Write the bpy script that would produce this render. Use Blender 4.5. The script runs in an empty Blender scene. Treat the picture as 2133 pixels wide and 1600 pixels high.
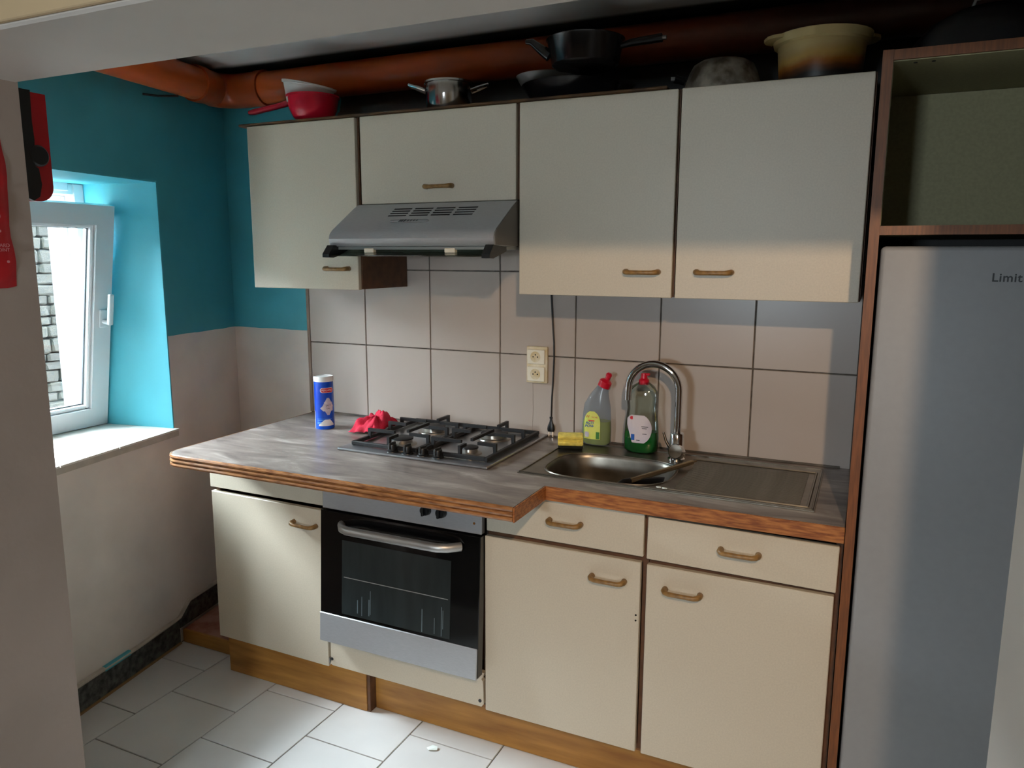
import bpy, bmesh, math, random
from mathutils import Vector, Matrix
random.seed(7)
PI = math.pi
scene = bpy.context.scene
C = scene.collection

# ------------------------------------------------------------------ camera, world, lights, exposure
cam_d = bpy.data.cameras.new('camera')
cam_d.sensor_fit = 'HORIZONTAL'; cam_d.sensor_width = 36.0
cam_d.lens = 1593.54 / 2133.0 * 36.0
cam_d.clip_start = 0.02; cam_d.clip_end = 200
cam = bpy.data.objects.new('camera', cam_d); C.objects.link(cam)
RR = Vector((0.905858, 0.423571, 0.002819)); UU = Vector((-0.072570, 0.148637, 0.986225)); FF = Vector((-0.417318, 0.893585, -0.165383))
mw = Matrix(((RR.x, UU.x, -FF.x, 2.1), (RR.y, UU.y, -FF.y, -2.51), (RR.z, UU.z, -FF.z, 1.54), (0, 0, 0, 1)))
cam.matrix_world = mw
scene.camera = cam

world = bpy.data.worlds.new('overcast_sky'); scene.world = world
world.use_nodes = True
wn = world.node_tree
wbg = wn.nodes['Background']
wbg.inputs['Color'].default_value = (0.80, 0.92, 1.0, 1)
wbg.inputs['Strength'].default_value = 112.0

portal_d = bpy.data.lights.new('kitchen_window_portal', 'AREA')
portal_d.shape = 'RECTANGLE'; portal_d.size = 0.80; portal_d.size_y = 0.95
portal_d.cycles.is_portal = True
portal = bpy.data.objects.new('kitchen_window_portal', portal_d); C.objects.link(portal)
portal.location = (-0.74, -0.85, 1.34); portal.rotation_euler = (0, -PI / 2, 0)

portal2_d = bpy.data.lights.new('fill_window_portal', 'AREA')  # portal for the fill window added behind the camera
portal2_d.shape = 'RECTANGLE'; portal2_d.size = 0.46; portal2_d.size_y = 0.36
portal2_d.cycles.is_portal = True
portal2 = bpy.data.objects.new('fill_window_portal', portal2_d); C.objects.link(portal2)
portal2.location = (1.25, -5.12, 1.55); portal2.rotation_euler = (PI / 2, 0, 0)

LAMP = (2.45, -3.03, 2.29)
LAMP_W = 100.0
LAMP_AIM = Vector((1.95, -0.45, 0.95))
lamp_d = bpy.data.lights.new('ceiling_spot_light', 'SPOT')
lamp_d.energy = LAMP_W; lamp_d.color = (1.0, 0.70, 0.44); lamp_d.shadow_soft_size = 0.03
lamp_d.spot_size = math.radians(64); lamp_d.spot_blend = 0.75
lampo = bpy.data.objects.new('ceiling_spot_light', lamp_d); C.objects.link(lampo); lampo.location = LAMP
lampo.rotation_euler = (LAMP_AIM - Vector(LAMP)).to_track_quat('-Z', 'Y').to_euler()

vs = scene.view_settings
vs.view_transform = 'Standard'; vs.look = 'None'; vs.gamma = 1.0; vs.use_curve_mapping = False
vs.exposure = 0.30

# ------------------------------------------------------------------ materials
def lin(h):
    h = h.lstrip('#'); o = []
    for i in (0, 2, 4):
        c = int(h[i:i + 2], 16) / 255.0
        o.append(c / 12.92 if c <= 0.04045 else ((c + 0.055) / 1.055) ** 2.4)
    return (o[0], o[1], o[2], 1)

def ramp(nt, stops):
    r = nt.nodes.new('ShaderNodeValToRGB'); e = r.color_ramp.elements
    while len(e) < len(stops): e.new(0.5)
    for i, (p, c) in enumerate(stops):
        e[i].position = p; e[i].color = c if not isinstance(c, str) else lin(c)
    return r

def mat(name, col, rough=0.5, metal=0.0, var=0.0, vscale=8.0, bump=0.0, bscale=60.0, stretch=(1, 1, 1), col2=None, spec=0.5, coat=0.0, rnd=0.0, detail=4.0):
    m = bpy.data.materials.new(name); m.use_nodes = True
    nt = m.node_tree; b = nt.nodes['Principled BSDF']
    c1 = lin(col)
    b.inputs['Base Color'].default_value = c1
    b.inputs['Roughness'].default_value = rough; b.inputs['Metallic'].default_value = metal
    b.inputs['Specular IOR Level'].default_value = spec; b.inputs['Coat Weight'].default_value = coat
    tc = nt.nodes.new('ShaderNodeTexCoord'); mp = nt.nodes.new('ShaderNodeMapping')
    mp.inputs['Scale'].default_value = stretch
    nt.links.new(tc.outputs['Object'], mp.inputs['Vector'])
    if var > 0 or col2:
        n = nt.nodes.new('ShaderNodeTexNoise'); n.inputs['Scale'].default_value = vscale; n.inputs['Detail'].default_value = detail
        nt.links.new(mp.outputs[0], n.inputs['Vector'])
        if col2: lo, hi = c1, lin(col2)
        else:
            lo = tuple(max(0, c * (1 - var)) for c in c1[:3]) + (1,); hi = tuple(min(1, c * (1 + var)) for c in c1[:3]) + (1,)
        r = ramp(nt, [(0.35, lo), (0.65, hi)])
        nt.links.new(n.outputs['Fac'], r.inputs['Fac'])
        out = r.outputs['Color']
        if rnd > 0:
            oi = nt.nodes.new('ShaderNodeObjectInfo'); hs = nt.nodes.new('ShaderNodeHueSaturation')
            mr = nt.nodes.new('ShaderNodeMapRange'); mr.inputs['To Min'].default_value = 1 - rnd; mr.inputs['To Max'].default_value = 1 + rnd
            nt.links.new(oi.outputs['Random'], mr.inputs['Value']); nt.links.new(mr.outputs[0], hs.inputs['Value'])
            nt.links.new(out, hs.inputs['Color']); out = hs.outputs['Color']
        nt.links.new(out, b.inputs['Base Color'])
    if bump > 0:
        n2 = nt.nodes.new('ShaderNodeTexNoise'); n2.inputs['Scale'].default_value = bscale; n2.inputs['Detail'].default_value = 5
        bp = nt.nodes.new('ShaderNodeBump'); bp.inputs['Strength'].default_value = bump; bp.inputs['Distance'].default_value = 0.01
        nt.links.new(mp.outputs[0], n2.inputs['Vector']); nt.links.new(n2.outputs['Fac'], bp.inputs['Height'])
        nt.links.new(bp.outputs[0], b.inputs['Normal'])
    return m

def two_band(name, low, high, zsplit, rough=0.6, bump=0.12):
    """wall paint: one colour below a height, another above it"""
    m = mat(name, low, rough, bump=bump, bscale=18)
    nt = m.node_tree; b = nt.nodes['Principled BSDF']
    tc = nt.nodes.new('ShaderNodeTexCoord'); sx = nt.nodes.new('ShaderNodeSeparateXYZ')
    nt.links.new(tc.outputs['Object'], sx.inputs[0])
    n = nt.nodes.new('ShaderNodeTexNoise'); n.inputs['Scale'].default_value = 9
    nt.links.new(tc.outputs['Object'], n.inputs['Vector'])
    ad = nt.nodes.new('ShaderNodeMath'); ad.operation = 'MULTIPLY_ADD'; ad.inputs[1].default_value = 0.008
    nt.links.new(n.outputs['Fac'], ad.inputs[0]); nt.links.new(sx.outputs['Z'], ad.inputs[2])
    gt = nt.nodes.new('ShaderNodeMath'); gt.operation = 'GREATER_THAN'; gt.inputs[1].default_value = zsplit
    nt.links.new(ad.outputs[0], gt.inputs[0])
    n3 = nt.nodes.new('ShaderNodeTexNoise'); n3.inputs['Scale'].default_value = 3.5; n3.inputs['Detail'].default_value = 6
    nt.links.new(tc.outputs['Object'], n3.inputs['Vector'])
    def band(h):
        c = lin(h)
        r = ramp(nt, [(0.35, tuple(x * 0.9 for x in c[:3]) + (1,)), (0.65, tuple(min(1, x * 1.06) for x in c[:3]) + (1,))])
        nt.links.new(n3.outputs['Fac'], r.inputs['Fac']); return r.outputs['Color']
    mx = nt.nodes.new('ShaderNodeMix'); mx.data_type = 'RGBA'
    nt.links.new(gt.outputs[0], mx.inputs['Factor']); nt.links.new(band(low), mx.inputs['A']); nt.links.new(band(high), mx.inputs['B'])
    nt.links.new(mx.outputs['Result'], b.inputs['Base Color'])
    return m

def emis(name, col, strength):
    m = bpy.data.materials.new(name); m.use_nodes = True
    b = m.node_tree.nodes['Principled BSDF']
    b.inputs['Base Color'].default_value = lin(col); b.inputs['Emission Color'].default_value = lin(col); b.inputs['Emission Strength'].default_value = strength
    return m

def clear(name, col='#FFFFFF', gloss=0.12, rough=0.03):
    """thin transparent sheet: see-through with a glossy coat"""
    m = bpy.data.materials.new(name); m.use_nodes = True
    nt = m.node_tree; nt.nodes.remove(nt.nodes['Principled BSDF'])
    t = nt.nodes.new('ShaderNodeBsdfTransparent'); t.inputs['Color'].default_value = lin(col)
    g = nt.nodes.new('ShaderNodeBsdfGlossy'); g.inputs['Roughness'].default_value = rough
    lw = nt.nodes.new('ShaderNodeFresnel'); lw.inputs['IOR'].default_value = 1.45
    ad = nt.nodes.new('ShaderNodeMath'); ad.operation = 'MULTIPLY_ADD'; ad.inputs[1].default_value = 0.8; ad.inputs[2].default_value = gloss * 0.25
    nt.links.new(lw.outputs[0], ad.inputs[0])
    mx = nt.nodes.new('ShaderNodeMixShader')
    nt.links.new(ad.outputs[0], mx.inputs[0]); nt.links.new(t.outputs[0], mx.inputs[1]); nt.links.new(g.outputs[0], mx.inputs[2])
    nt.links.new(mx.outputs[0], nt.nodes['Material Output'].inputs['Surface'])
    return m

def cloudy(name, col, amount=0.5, rough=0.2):
    """milky translucent plastic or liquid"""
    m = bpy.data.materials.new(name); m.use_nodes = True
    nt = m.node_tree; b = nt.nodes['Principled BSDF']
    b.inputs['Base Color'].default_value = lin(col); b.inputs['Roughness'].default_value = rough
    t = nt.nodes.new('ShaderNodeBsdfTransparent'); t.inputs['Color'].default_value = lin(col)
    mx = nt.nodes.new('ShaderNodeMixShader'); mx.inputs[0].default_value = amount
    nt.links.new(t.outputs[0], mx.inputs[1]); nt.links.new(b.outputs[0], mx.inputs[2])
    nt.links.new(mx.outputs[0], nt.nodes['Material Output'].inputs['Surface'])
    return m

M = {}
M['lam'] = mat('cream_laminate', '#C8BEAB', 0.42, var=0.035, vscale=220, bump=0.05, bscale=420, rnd=0.0)
M['carc'] = mat('brown_carcass', '#5A3A22', 0.6, var=0.25, vscale=30)
M['carc_dark'] = mat('dark_carcass', '#2E1E14', 0.7, var=0.2, vscale=30)
M['panelwood'] = mat('brown_panel_edge', '#70401A', 0.5, var=0.22, vscale=26, stretch=(8, 8, 0.6))
M['plinth'] = mat('ochre_plinth', '#B07F3A', 0.45, col2='#8A5C24', vscale=5, stretch=(0.7, 4, 6))
M['oak'] = mat('oak_edge', '#B4743C', 0.42, col2='#7C4420', vscale=30, stretch=(0.8, 2.0, 6), detail=6)
M['oakrib'] = mat('glossy_oak_rib', '#A87446', 0.25, col2='#74482A', vscale=30, stretch=(0.8, 2.0, 6), detail=6, coat=0.5)
M['handle'] = mat('bronze_handle', '#8C6A3C', 0.38, var=0.25, vscale=60)
M['steel'] = mat('brushed_steel', '#B4B5B8', 0.42, 0.55, var=0.06, vscale=60, stretch=(1, 20, 20))
M['steelsoft'] = mat('satin_steel', '#BDBCBA', 0.42, 0.9)
M['chrome'] = mat('chrome', '#D8DADC', 0.07, 1.0)
M['sinksteel'] = mat('used_sink_steel', '#857F75', 0.34, 0.95, var=0.12, vscale=25)
M['black'] = mat('black_iron', '#141416', 0.5)
M['blackgloss'] = mat('black_glass', '#050506', 0.08, spec=0.6)
M['ovenwin'] = mat('oven_window', '#262C2D', 0.12, var=0.16, vscale=7, stretch=(4, 4, 0.6))
M['blackpl'] = mat('black_plastic', '#0E0E0F', 0.38)
M['enamel'] = mat('black_enamel', '#17171A', 0.22)
M['tile'] = mat('beige_wall_tile', '#B2A79E', 0.30, var=0.02, vscale=3, rnd=0.025)
M['grout'] = mat('dark_grout', '#5E574F', 0.9, var=0.4, vscale=40)
M['floortile'] = mat('white_floor_tile', '#D6D6D4', 0.36, var=0.04, vscale=4, rnd=0.02)
M['floorgrout'] = mat('floor_grout', '#77726C', 0.9, var=0.3, vscale=30)
M['wallpaint'] = two_band('two_tone_wall_paint', '#F0E8E0', '#4CACBD', 1.236)
M['cyan'] = mat('turquoise_paint', '#4CACBD', 0.55, var=0.04, vscale=4, bump=0.1, bscale=14)
M['plaster'] = mat('off_white_plaster', '#DDD6CE', 0.7, var=0.04, vscale=3, bump=0.10, bscale=22)
M['plasterwarm'] = mat('room_plaster', '#D8CBB8', 0.75, var=0.05, vscale=3)
M['pvc'] = mat('white_pvc', '#EEF1F3', 0.30)
M['pvcgrey'] = mat('grey_seal', '#5A6266', 0.6)
M['glass'] = clear('window_glass')
M['sill'] = mat('white_sill_tile', '#E4DFD6', 0.35, var=0.04, vscale=6)
M['granite'] = mat('black_marbled_skirting', '#121415', 0.28, col2='#5C5F5C', vscale=42, detail=8)
M['caulk'] = mat('pale_caulk', '#C2B9AC', 0.8, var=0.1, vscale=20)
M['pipe'] = mat('orange_pvc_pipe', '#B4501E', 0.34, var=0.18, vscale=6, stretch=(0.6, 0.6, 3))
def soot_shade_pipe():  # darkens the pipe to the right: sooting and dim light put into its colour
    m = M['pipe']; nt = m.node_tree; b = nt.nodes['Principled BSDF']; src = b.inputs['Base Color'].links[0].from_socket
    tc = nt.nodes.new('ShaderNodeTexCoord'); sx = nt.nodes.new('ShaderNodeSeparateXYZ'); nt.links.new(tc.outputs['Object'], sx.inputs[0])
    n = nt.nodes.new('ShaderNodeTexNoise'); n.inputs['Scale'].default_value = 3; n.inputs['Detail'].default_value = 6; nt.links.new(tc.outputs['Object'], n.inputs['Vector'])
    ad = nt.nodes.new('ShaderNodeMath'); ad.operation = 'MULTIPLY_ADD'; ad.inputs[1].default_value = 0.6; nt.links.new(n.outputs['Fac'], ad.inputs[0]); nt.links.new(sx.outputs['X'], ad.inputs[2])
    mr = nt.nodes.new('ShaderNodeMapRange'); mr.inputs['From Min'].default_value = 0.3; mr.inputs['From Max'].default_value = 1.7; mr.inputs['To Max'].default_value = 0.9
    nt.links.new(ad.outputs[0], mr.inputs['Value'])
    mx = nt.nodes.new('ShaderNodeMix'); mx.data_type = 'RGBA'; mx.inputs['B'].default_value = lin('#20120C')
    nt.links.new(mr.outputs[0], mx.inputs['Factor']); nt.links.new(src, mx.inputs['A']); nt.links.new(mx.outputs['Result'], b.inputs['Base Color'])
soot_shade_pipe()
M['pipecollar'] = mat('orange_pipe_collar', '#9C4218', 0.36, var=0.15, vscale=8)
M['red'] = mat('red_plastic', '#C4122E', 0.30)
M['redfab'] = mat('red_pouch', '#C8101E', 0.5, var=0.12, vscale=14, bump=0.2, bscale=25)
M['redcloth'] = mat('red_cloth', '#C2183A', 0.85, var=0.2, vscale=30, bump=0.3, bscale=200)
M['whitepl'] = mat('white_plastic', '#E6E6E4', 0.35)
M['ivory'] = mat('ivory_socket', '#E6E0CE', 0.35, var=0.03, vscale=30)
M['ivorydirty'] = mat('stained_ivory', '#CDB98C', 0.5, col2='#E0D8C2', vscale=30)
M['blue'] = mat('blue_can_print', '#0A3FB4', 0.25, col2='#1258D0', vscale=10)
M['lightblue'] = mat('light_blue_print', '#3C86D8', 0.3)
M['print_white'] = mat('white_print', '#E8E6E6', 0.45)
M['print_pale'] = mat('pale_print', '#B9B4C6', 0.45, col2='#D6D0D8', vscale=30)
M['print_faded'] = mat('faded_print', '#D88C90', 0.6)
M['print_red'] = mat('red_print', '#C8202A', 0.45)
M['print_blue'] = mat('blue_print', '#1D56A8', 0.45)
M['print_dark'] = mat('dark_print', '#23262A', 0.5)
M['label_yellow'] = mat('yellow_label', '#DDDB72', 0.4, col2='#C6D65A', vscale=25)
M['label_green'] = mat('green_print', '#3D7A32', 0.45)
M['label_pink'] = mat('pale_label', '#D2C6C8', 0.45, col2='#B8B4C8', vscale=12)
M['sponge'] = mat('yellow_sponge', '#F0DC70', 0.95, var=0.12, vscale=60, bump=0.5, bscale=160)
M['scour'] = mat('black_scourer', '#16170F', 0.95, bump=0.5, bscale=200)
M['bottle_grey'] = cloudy('cloudy_bottle_plastic', '#D8DEE4', 0.16, 0.15)
M['bottle_clear'] = clear('clear_bottle_plastic', '#EEF4F0', 0.25, 0.05)
M['liq_yellow'] = cloudy('yellow_green_liquid', '#B4C414', 0.7, 0.1)
M['liq_green'] = cloudy('green_soap_liquid', '#22863A', 0.6, 0.1)
M['fridge'] = mat('silver_fridge', '#8B8C8E', 0.46, 0.0, var=0.02, vscale=50)
M['fridge_side'] = mat('grey_fridge_side', '#8E9093', 0.5)
M['niche'] = mat('pale_green_grey_board', '#8C8764', 0.6, var=0.08, vscale=120)
M['panfrost'] = mat('worn_aluminium', '#C4BEB0', 0.40, 0.6, col2='#6A6052', vscale=22)
M['potsteel'] = mat('pot_steel', '#C4C4C2', 0.16, 1.0)
M['vent'] = mat('vent_black', '#050505', 0.8)
M['hoodside'] = mat('hood_side_paint', '#6E6862', 0.45, 0.3)
M['visor'] = clear('visor_glass', '#CFE0DA', 0.5, 0.04)
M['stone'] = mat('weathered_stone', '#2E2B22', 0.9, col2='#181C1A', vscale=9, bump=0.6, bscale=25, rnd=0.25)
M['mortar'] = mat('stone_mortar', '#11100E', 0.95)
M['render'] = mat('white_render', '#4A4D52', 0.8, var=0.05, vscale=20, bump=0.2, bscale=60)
M['ground'] = mat('yard_concrete', '#80807A', 0.9)
M['terra'] = mat('terracotta_ledge', '#8E4C3C', 0.5, col2='#B08474', vscale=14)
M['bulb'] = emis('lit_bulb', '#FFD9A0', 12.0)
M['scrap_white'] = mat('paper_scrap', '#E4EEEA', 0.8)  # plain white for the paper scrap and crumbs
M['metalhandle'] = mat('tool_handle_steel', '#B8A888', 0.25, 0.9)

def soot_shaded(name, base, soot_shade, cx, w, rough=0.7):
    """painted plaster with sooting and painted-in shade that thicken towards the dim right end"""
    m = mat(name, base, rough, bump=0.08, bscale=20)
    nt = m.node_tree; b = nt.nodes['Principled BSDF']
    tc = nt.nodes.new('ShaderNodeTexCoord'); sx = nt.nodes.new('ShaderNodeSeparateXYZ'); nt.links.new(tc.outputs['Object'], sx.inputs[0])
    n = nt.nodes.new('ShaderNodeTexNoise'); n.inputs['Scale'].default_value = 2.2; n.inputs['Detail'].default_value = 7
    nt.links.new(tc.outputs['Object'], n.inputs['Vector'])
    # distance measure: x + 0.9*y (back corner first) + noise
    my = nt.nodes.new('ShaderNodeMath'); my.operation = 'MULTIPLY_ADD'; my.inputs[1].default_value = 1.5
    nt.links.new(sx.outputs['Y'], my.inputs[0]); nt.links.new(sx.outputs['X'], my.inputs[2])
    mn = nt.nodes.new('ShaderNodeMath'); mn.operation = 'MULTIPLY_ADD'; mn.inputs[1].default_value = 0.7
    nt.links.new(n.outputs['Fac'], mn.inputs[0]); nt.links.new(my.outputs[0], mn.inputs[2])
    mr = nt.nodes.new('ShaderNodeMapRange'); mr.interpolation_type = 'SMOOTHSTEP'
    mr.inputs['From Min'].default_value = cx - w; mr.inputs['From Max'].default_value = cx + w
    nt.links.new(mn.outputs[0], mr.inputs['Value'])
    # sooting and painted shade close to the pipe along the back wall
    m2 = nt.nodes.new('ShaderNodeMapRange'); m2.interpolation_type = 'SMOOTHSTEP'
    m2.inputs['From Min'].default_value = -0.165; m2.inputs['From Max'].default_value = -0.11
    nt.links.new(sx.outputs['Y'], m2.inputs['Value'])
    mxm = nt.nodes.new('ShaderNodeMath'); mxm.operation = 'MAXIMUM'
    nt.links.new(mr.outputs[0], mxm.inputs[0]); nt.links.new(m2.outputs[0], mxm.inputs[1])
    mx = nt.nodes.new('ShaderNodeMix'); mx.data_type = 'RGBA'
    mx.inputs['A'].default_value = lin(base); mx.inputs['B'].default_value = lin(soot_shade)
    nt.links.new(mxm.outputs[0], mx.inputs['Factor']); nt.links.new(mx.outputs['Result'], b.inputs['Base Color'])
    return m
M['ceil'] = soot_shaded('soot_shade_ceiling', '#EEEEEC', '#1B1A1A', 1.75, 0.75)

def marble():
    m = mat('grey_marble_laminate', '#8B817A', 0.30)
    nt = m.node_tree; b = nt.nodes['Principled BSDF']
    tc = nt.nodes.new('ShaderNodeTexCoord'); mp = nt.nodes.new('ShaderNodeMapping')
    mp.inputs['Rotation'].default_value = (0, 0, 0.55); mp.inputs['Scale'].default_value = (1.0, 4.2, 1)
    nt.links.new(tc.outputs['Object'], mp.inputs['Vector'])
    n = nt.nodes.new('ShaderNodeTexNoise'); n.inputs['Scale'].default_value = 3.2; n.inputs['Detail'].default_value = 9; n.inputs['Roughness'].default_value = 0.65; n.inputs['Distortion'].default_value = 0.8
    nt.links.new(mp.outputs[0], n.inputs['Vector'])
    r = ramp(nt, [(0.30, '#443D39'), (0.43, '#756B65'), (0.55, '#8A8078'), (0.63, '#A49B93'), (0.74, '#C2BDB6')])
    nt.links.new(n.outputs['Fac'], r.inputs['Fac']); nt.links.new(r.outputs['Color'], b.inputs['Base Color'])
    return m
M['marble'] = marble()

def tub_mat():
    m = mat('stained_yellow_plastic', '#D8C88C', 0.4)
    nt = m.node_tree; b = nt.nodes['Principled BSDF']
    tc = nt.nodes.new('ShaderNodeTexCoord'); sx = nt.nodes.new('ShaderNodeSeparateXYZ'); nt.links.new(tc.outputs['Object'], sx.inputs[0])
    n = nt.nodes.new('ShaderNodeTexNoise'); n.inputs['Scale'].default_value = 14; n.inputs['Detail'].default_value = 6
    nt.links.new(tc.outputs['Object'], n.inputs['Vector'])
    ma = nt.nodes.new('ShaderNodeMath'); ma.operation = 'MULTIPLY_ADD'; ma.inputs[1].default_value = 0.035
    nt.links.new(n.outputs['Fac'], ma.inputs[0]); nt.links.new(sx.outputs['Z'], ma.inputs[2])
    # the stain climbs towards the right side of the tub
    mb = nt.nodes.new('ShaderNodeMath'); mb.operation = 'MULTIPLY_ADD'; mb.inputs[1].default_value = -0.10
    nt.links.new(sx.outputs['X'], mb.inputs[0]); nt.links.new(ma.outputs[0], mb.inputs[2])
    mr = nt.nodes.new('ShaderNodeMapRange'); mr.inputs['From Min'].default_value = 0.0; mr.inputs['From Max'].default_value = 0.13
    nt.links.new(mb.outputs[0], mr.inputs['Value'])
    r = ramp(nt, [(0.24, '#17130F'), (0.36, '#5E3210'), (0.47, '#A8661E'), (0.62, '#DCB868'), (0.8, '#EAD69A')])
    nt.links.new(mr.outputs[0], r.inputs['Fac']); nt.links.new(r.outputs['Color'], b.inputs['Base Color'])
    return m
M['tub'] = tub_mat()

# ------------------------------------------------------------------ object helpers
OFF = {}
def thing(name, loc, label, cat, group=None, kind=None):
    o = bpy.data.objects.new(name, None); C.objects.link(o)
    o.location = loc; o.empty_display_size = 0.05
    OFF[o] = Vector(loc)
    if label: o['label'] = label
    if cat: o['category'] = cat
    if group: o['group'] = group
    if kind: o['kind'] = kind
    return o

def tag(o, label=None, cat=None, group=None, kind=None):
    if label: o['label'] = label
    if cat: o['category'] = cat
    if group: o['group'] = group
    if kind: o['kind'] = kind
    return o

def obj(name, bm, material, parent=None, smooth=False, origin=None, recalc=True):
    """bm is in world coordinates; it becomes ONE mesh object"""
    off = Vector((0, 0, 0))
    if parent is not None: off = OFF[parent]
    elif origin is not None: off = Vector(origin)
    if recalc: bmesh.ops.recalc_face_normals(bm, faces=bm.faces[:])
    bmesh.ops.translate(bm, verts=bm.verts[:], vec=-off)
    me = bpy.data.meshes.new(name); bm.to_mesh(me); bm.free()
    if smooth:
        for p in me.polygons: p.use_smooth = True
        try: me.set_sharp_from_angle(angle=math.radians(smooth if smooth is not True else 40))
        except Exception: pass
    for mm in (material if isinstance(material, (list, tuple)) else [material]): me.materials.append(mm)
    o = bpy.data.objects.new(name, me); C.objects.link(o)
    if parent is not None: o.parent = parent
    elif origin is not None: o.location = off
    OFF[o] = off
    return o

def inst(name, mesh, loc, parent, rot=(0, 0, 0)):
    o = bpy.data.objects.new(name, mesh); C.objects.link(o); o.parent = parent
    o.location = Vector(loc) - OFF[parent]; o.rotation_euler = rot
    OFF[o] = Vector(loc)
    return o

def nb(): return bmesh.new()
def box(bm, x0, x1, y0, y1, z0, z1, bev=0.0, seg=1):
    mtx = Matrix.Translation(((x0 + x1) / 2, (y0 + y1) / 2, (z0 + z1) / 2)) @ Matrix.Diagonal((abs(x1 - x0), abs(y1 - y0), abs(z1 - z0), 1))
    r = bmesh.ops.create_cube(bm, size=1, matrix=mtx)
    if bev > 0:
        vs_ = set(r['verts'])
        ed = [e for e in bm.edges if e.verts[0] in vs_ and e.verts[1] in vs_]
        bmesh.ops.bevel(bm, geom=ed, offset=bev, segments=seg, profile=0.5, affect='EDGES')
    return bm
def B(x0, x1, y0, y1, z0, z1, bev=0.0, seg=1): return box(nb(), x0, x1, y0, y1, z0, z1, bev, seg)

def tube(bm, pts, r, n=10, caps=True, squash=1.0):
    """sweep a circle along pts; r may be a list"""
    pts = [Vector(p) for p in pts]; rings = []
    rr = r if isinstance(r, (list, tuple)) else [r] * len(pts)
    prev = None
    for i, p in enumerate(pts):
        a = pts[max(0, i - 1)]; b = pts[min(len(pts) - 1, i + 1)]
        t = (b - a).normalized()
        if prev is None:
            ref = Vector((0, 0, 1)) if abs(t.z) < 0.9 else Vector((1, 0, 0))
            u = t.cross(ref).normalized()
        else:
            u = (prev - t * prev.dot(t)).normalized()
        prev = u; v = t.cross(u)
        rings.append([bm.verts.new(p + (u * math.cos(2 * PI * k / n) + v * math.sin(2 * PI * k / n) * squash) * rr[i]) for k in range(n)])
    for i in range(len(rings) - 1):
        for k in range(n):
            bm.faces.new((rings[i][k], rings[i][(k + 1) % n], rings[i + 1][(k + 1) % n], rings[i + 1][k]))
    if caps:
        bm.faces.new(rings[0][::-1]); bm.faces.new(rings[-1])
    return bm

def lathe(bm, prof, c=(0, 0, 0), n=32, mtx=None, sx=1.0, sy=1.0, close_bottom=True, close_top=False):
    rings = []
    for r, z in prof:
        ring = []
        for k in range(n):
            p = Vector((r * math.cos(2 * PI * k / n) * sx, r * math.sin(2 * PI * k / n) * sy, z))
            if mtx is not None: p = mtx @ p
            ring.append(bm.verts.new(p + Vector(c)))
        rings.append(ring)
    for i in range(len(rings) - 1):
        for k in range(n):
            bm.faces.new((rings[i][k], rings[i][(k + 1) % n], rings[i + 1][(k + 1) % n], rings[i + 1][k]))
    if close_bottom: bm.faces.new(rings[0][::-1])
    if close_top: bm.faces.new(rings[-1])
    return bm

def prism(bm, poly, axis, a, b):
    """extrude a 2D polygon along an axis: axis 'x' poly=(y,z), 'y' poly=(x,z), 'z' poly=(x,y)"""
    def P(p, t):
        return {'x': (t, p[0], p[1]), 'y': (p[0], t, p[1]), 'z': (p[0], p[1], t)}[axis]
    v0 = [bm.verts.new(P(p, a)) for p in poly]; v1 = [bm.verts.new(P(p, b)) for p in poly]
    bm.faces.new(v0[::-1]); bm.faces.new(v1)
    n = len(poly)
    for i in range(n): bm.faces.new((v0[i], v0[(i + 1) % n], v1[(i + 1) % n], v1[i]))
    return bm

def arc(cx, cy, r, a0, a1, n):
    return [(cx + r * math.cos(math.radians(a0 + (a1 - a0) * i / n)), cy + r * math.sin(math.radians(a0 + (a1 - a0) * i / n))) for i in range(n + 1)]

def plate_with_holes(loops, z):
    """flat sheet in XY with holes: loops[0] outer, others inner"""
    bm = nb(); ed = []
    for L in loops:
        vv = [bm.verts.new((p[0], p[1], z)) for p in L]
        for i in range(len(vv)): ed.append(bm.edges.new((vv[i], vv[(i + 1) % len(vv)])))
    bmesh.ops.triangle_fill(bm, use_beauty=True, use_dissolve=False, edges=ed, normal=(0, 0, 1))
    return bm

def extrude_all(bm, dz):
    r = bmesh.ops.extrude_face_region(bm, geom=bm.faces[:])
    bmesh.ops.translate(bm, verts=[g for g in r['geom'] if isinstance(g, bmesh.types.BMVert)], vec=(0, 0, dz))
    return bm

def text_bm(s, size, mtx, extrude=0.0004, shear=0.0, bold=0.0):
    cu = bpy.data.curves.new('lettering', 'FONT'); cu.body = s; cu.size = size; cu.extrude = extrude; cu.align_x = 'CENTER'; cu.align_y = 'CENTER'; cu.shear = shear; cu.offset = bold; cu.space_character = 1.08 if bold else 1.0
    o = bpy.data.objects.new('lettering', cu); C.objects.link(o)
    dg = bpy.context.evaluated_depsgraph_get(); dg.update()
    me = bpy.data.meshes.new_from_object(o.evaluated_get(dg))
    bm = nb(); bm.from_mesh(me); bm.transform(mtx)
    bpy.data.objects.remove(o); bpy.data.meshes.remove(me); bpy.data.curves.remove(cu)
    return bm
FRONT = Matrix.Rotation(PI / 2, 4, 'X')        # text in XZ plane, facing -Y

# left wall runs at a slant: x = XW(y)
KW = 0.17
def XW(y): return -0.407 - KW * y

# ------------------------------------------------------------------ SETTING
CEIL = 2.262
YF0, YF1 = -1.635, -1.36          # the thick partition with the opening
LINT = 1.915
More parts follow.
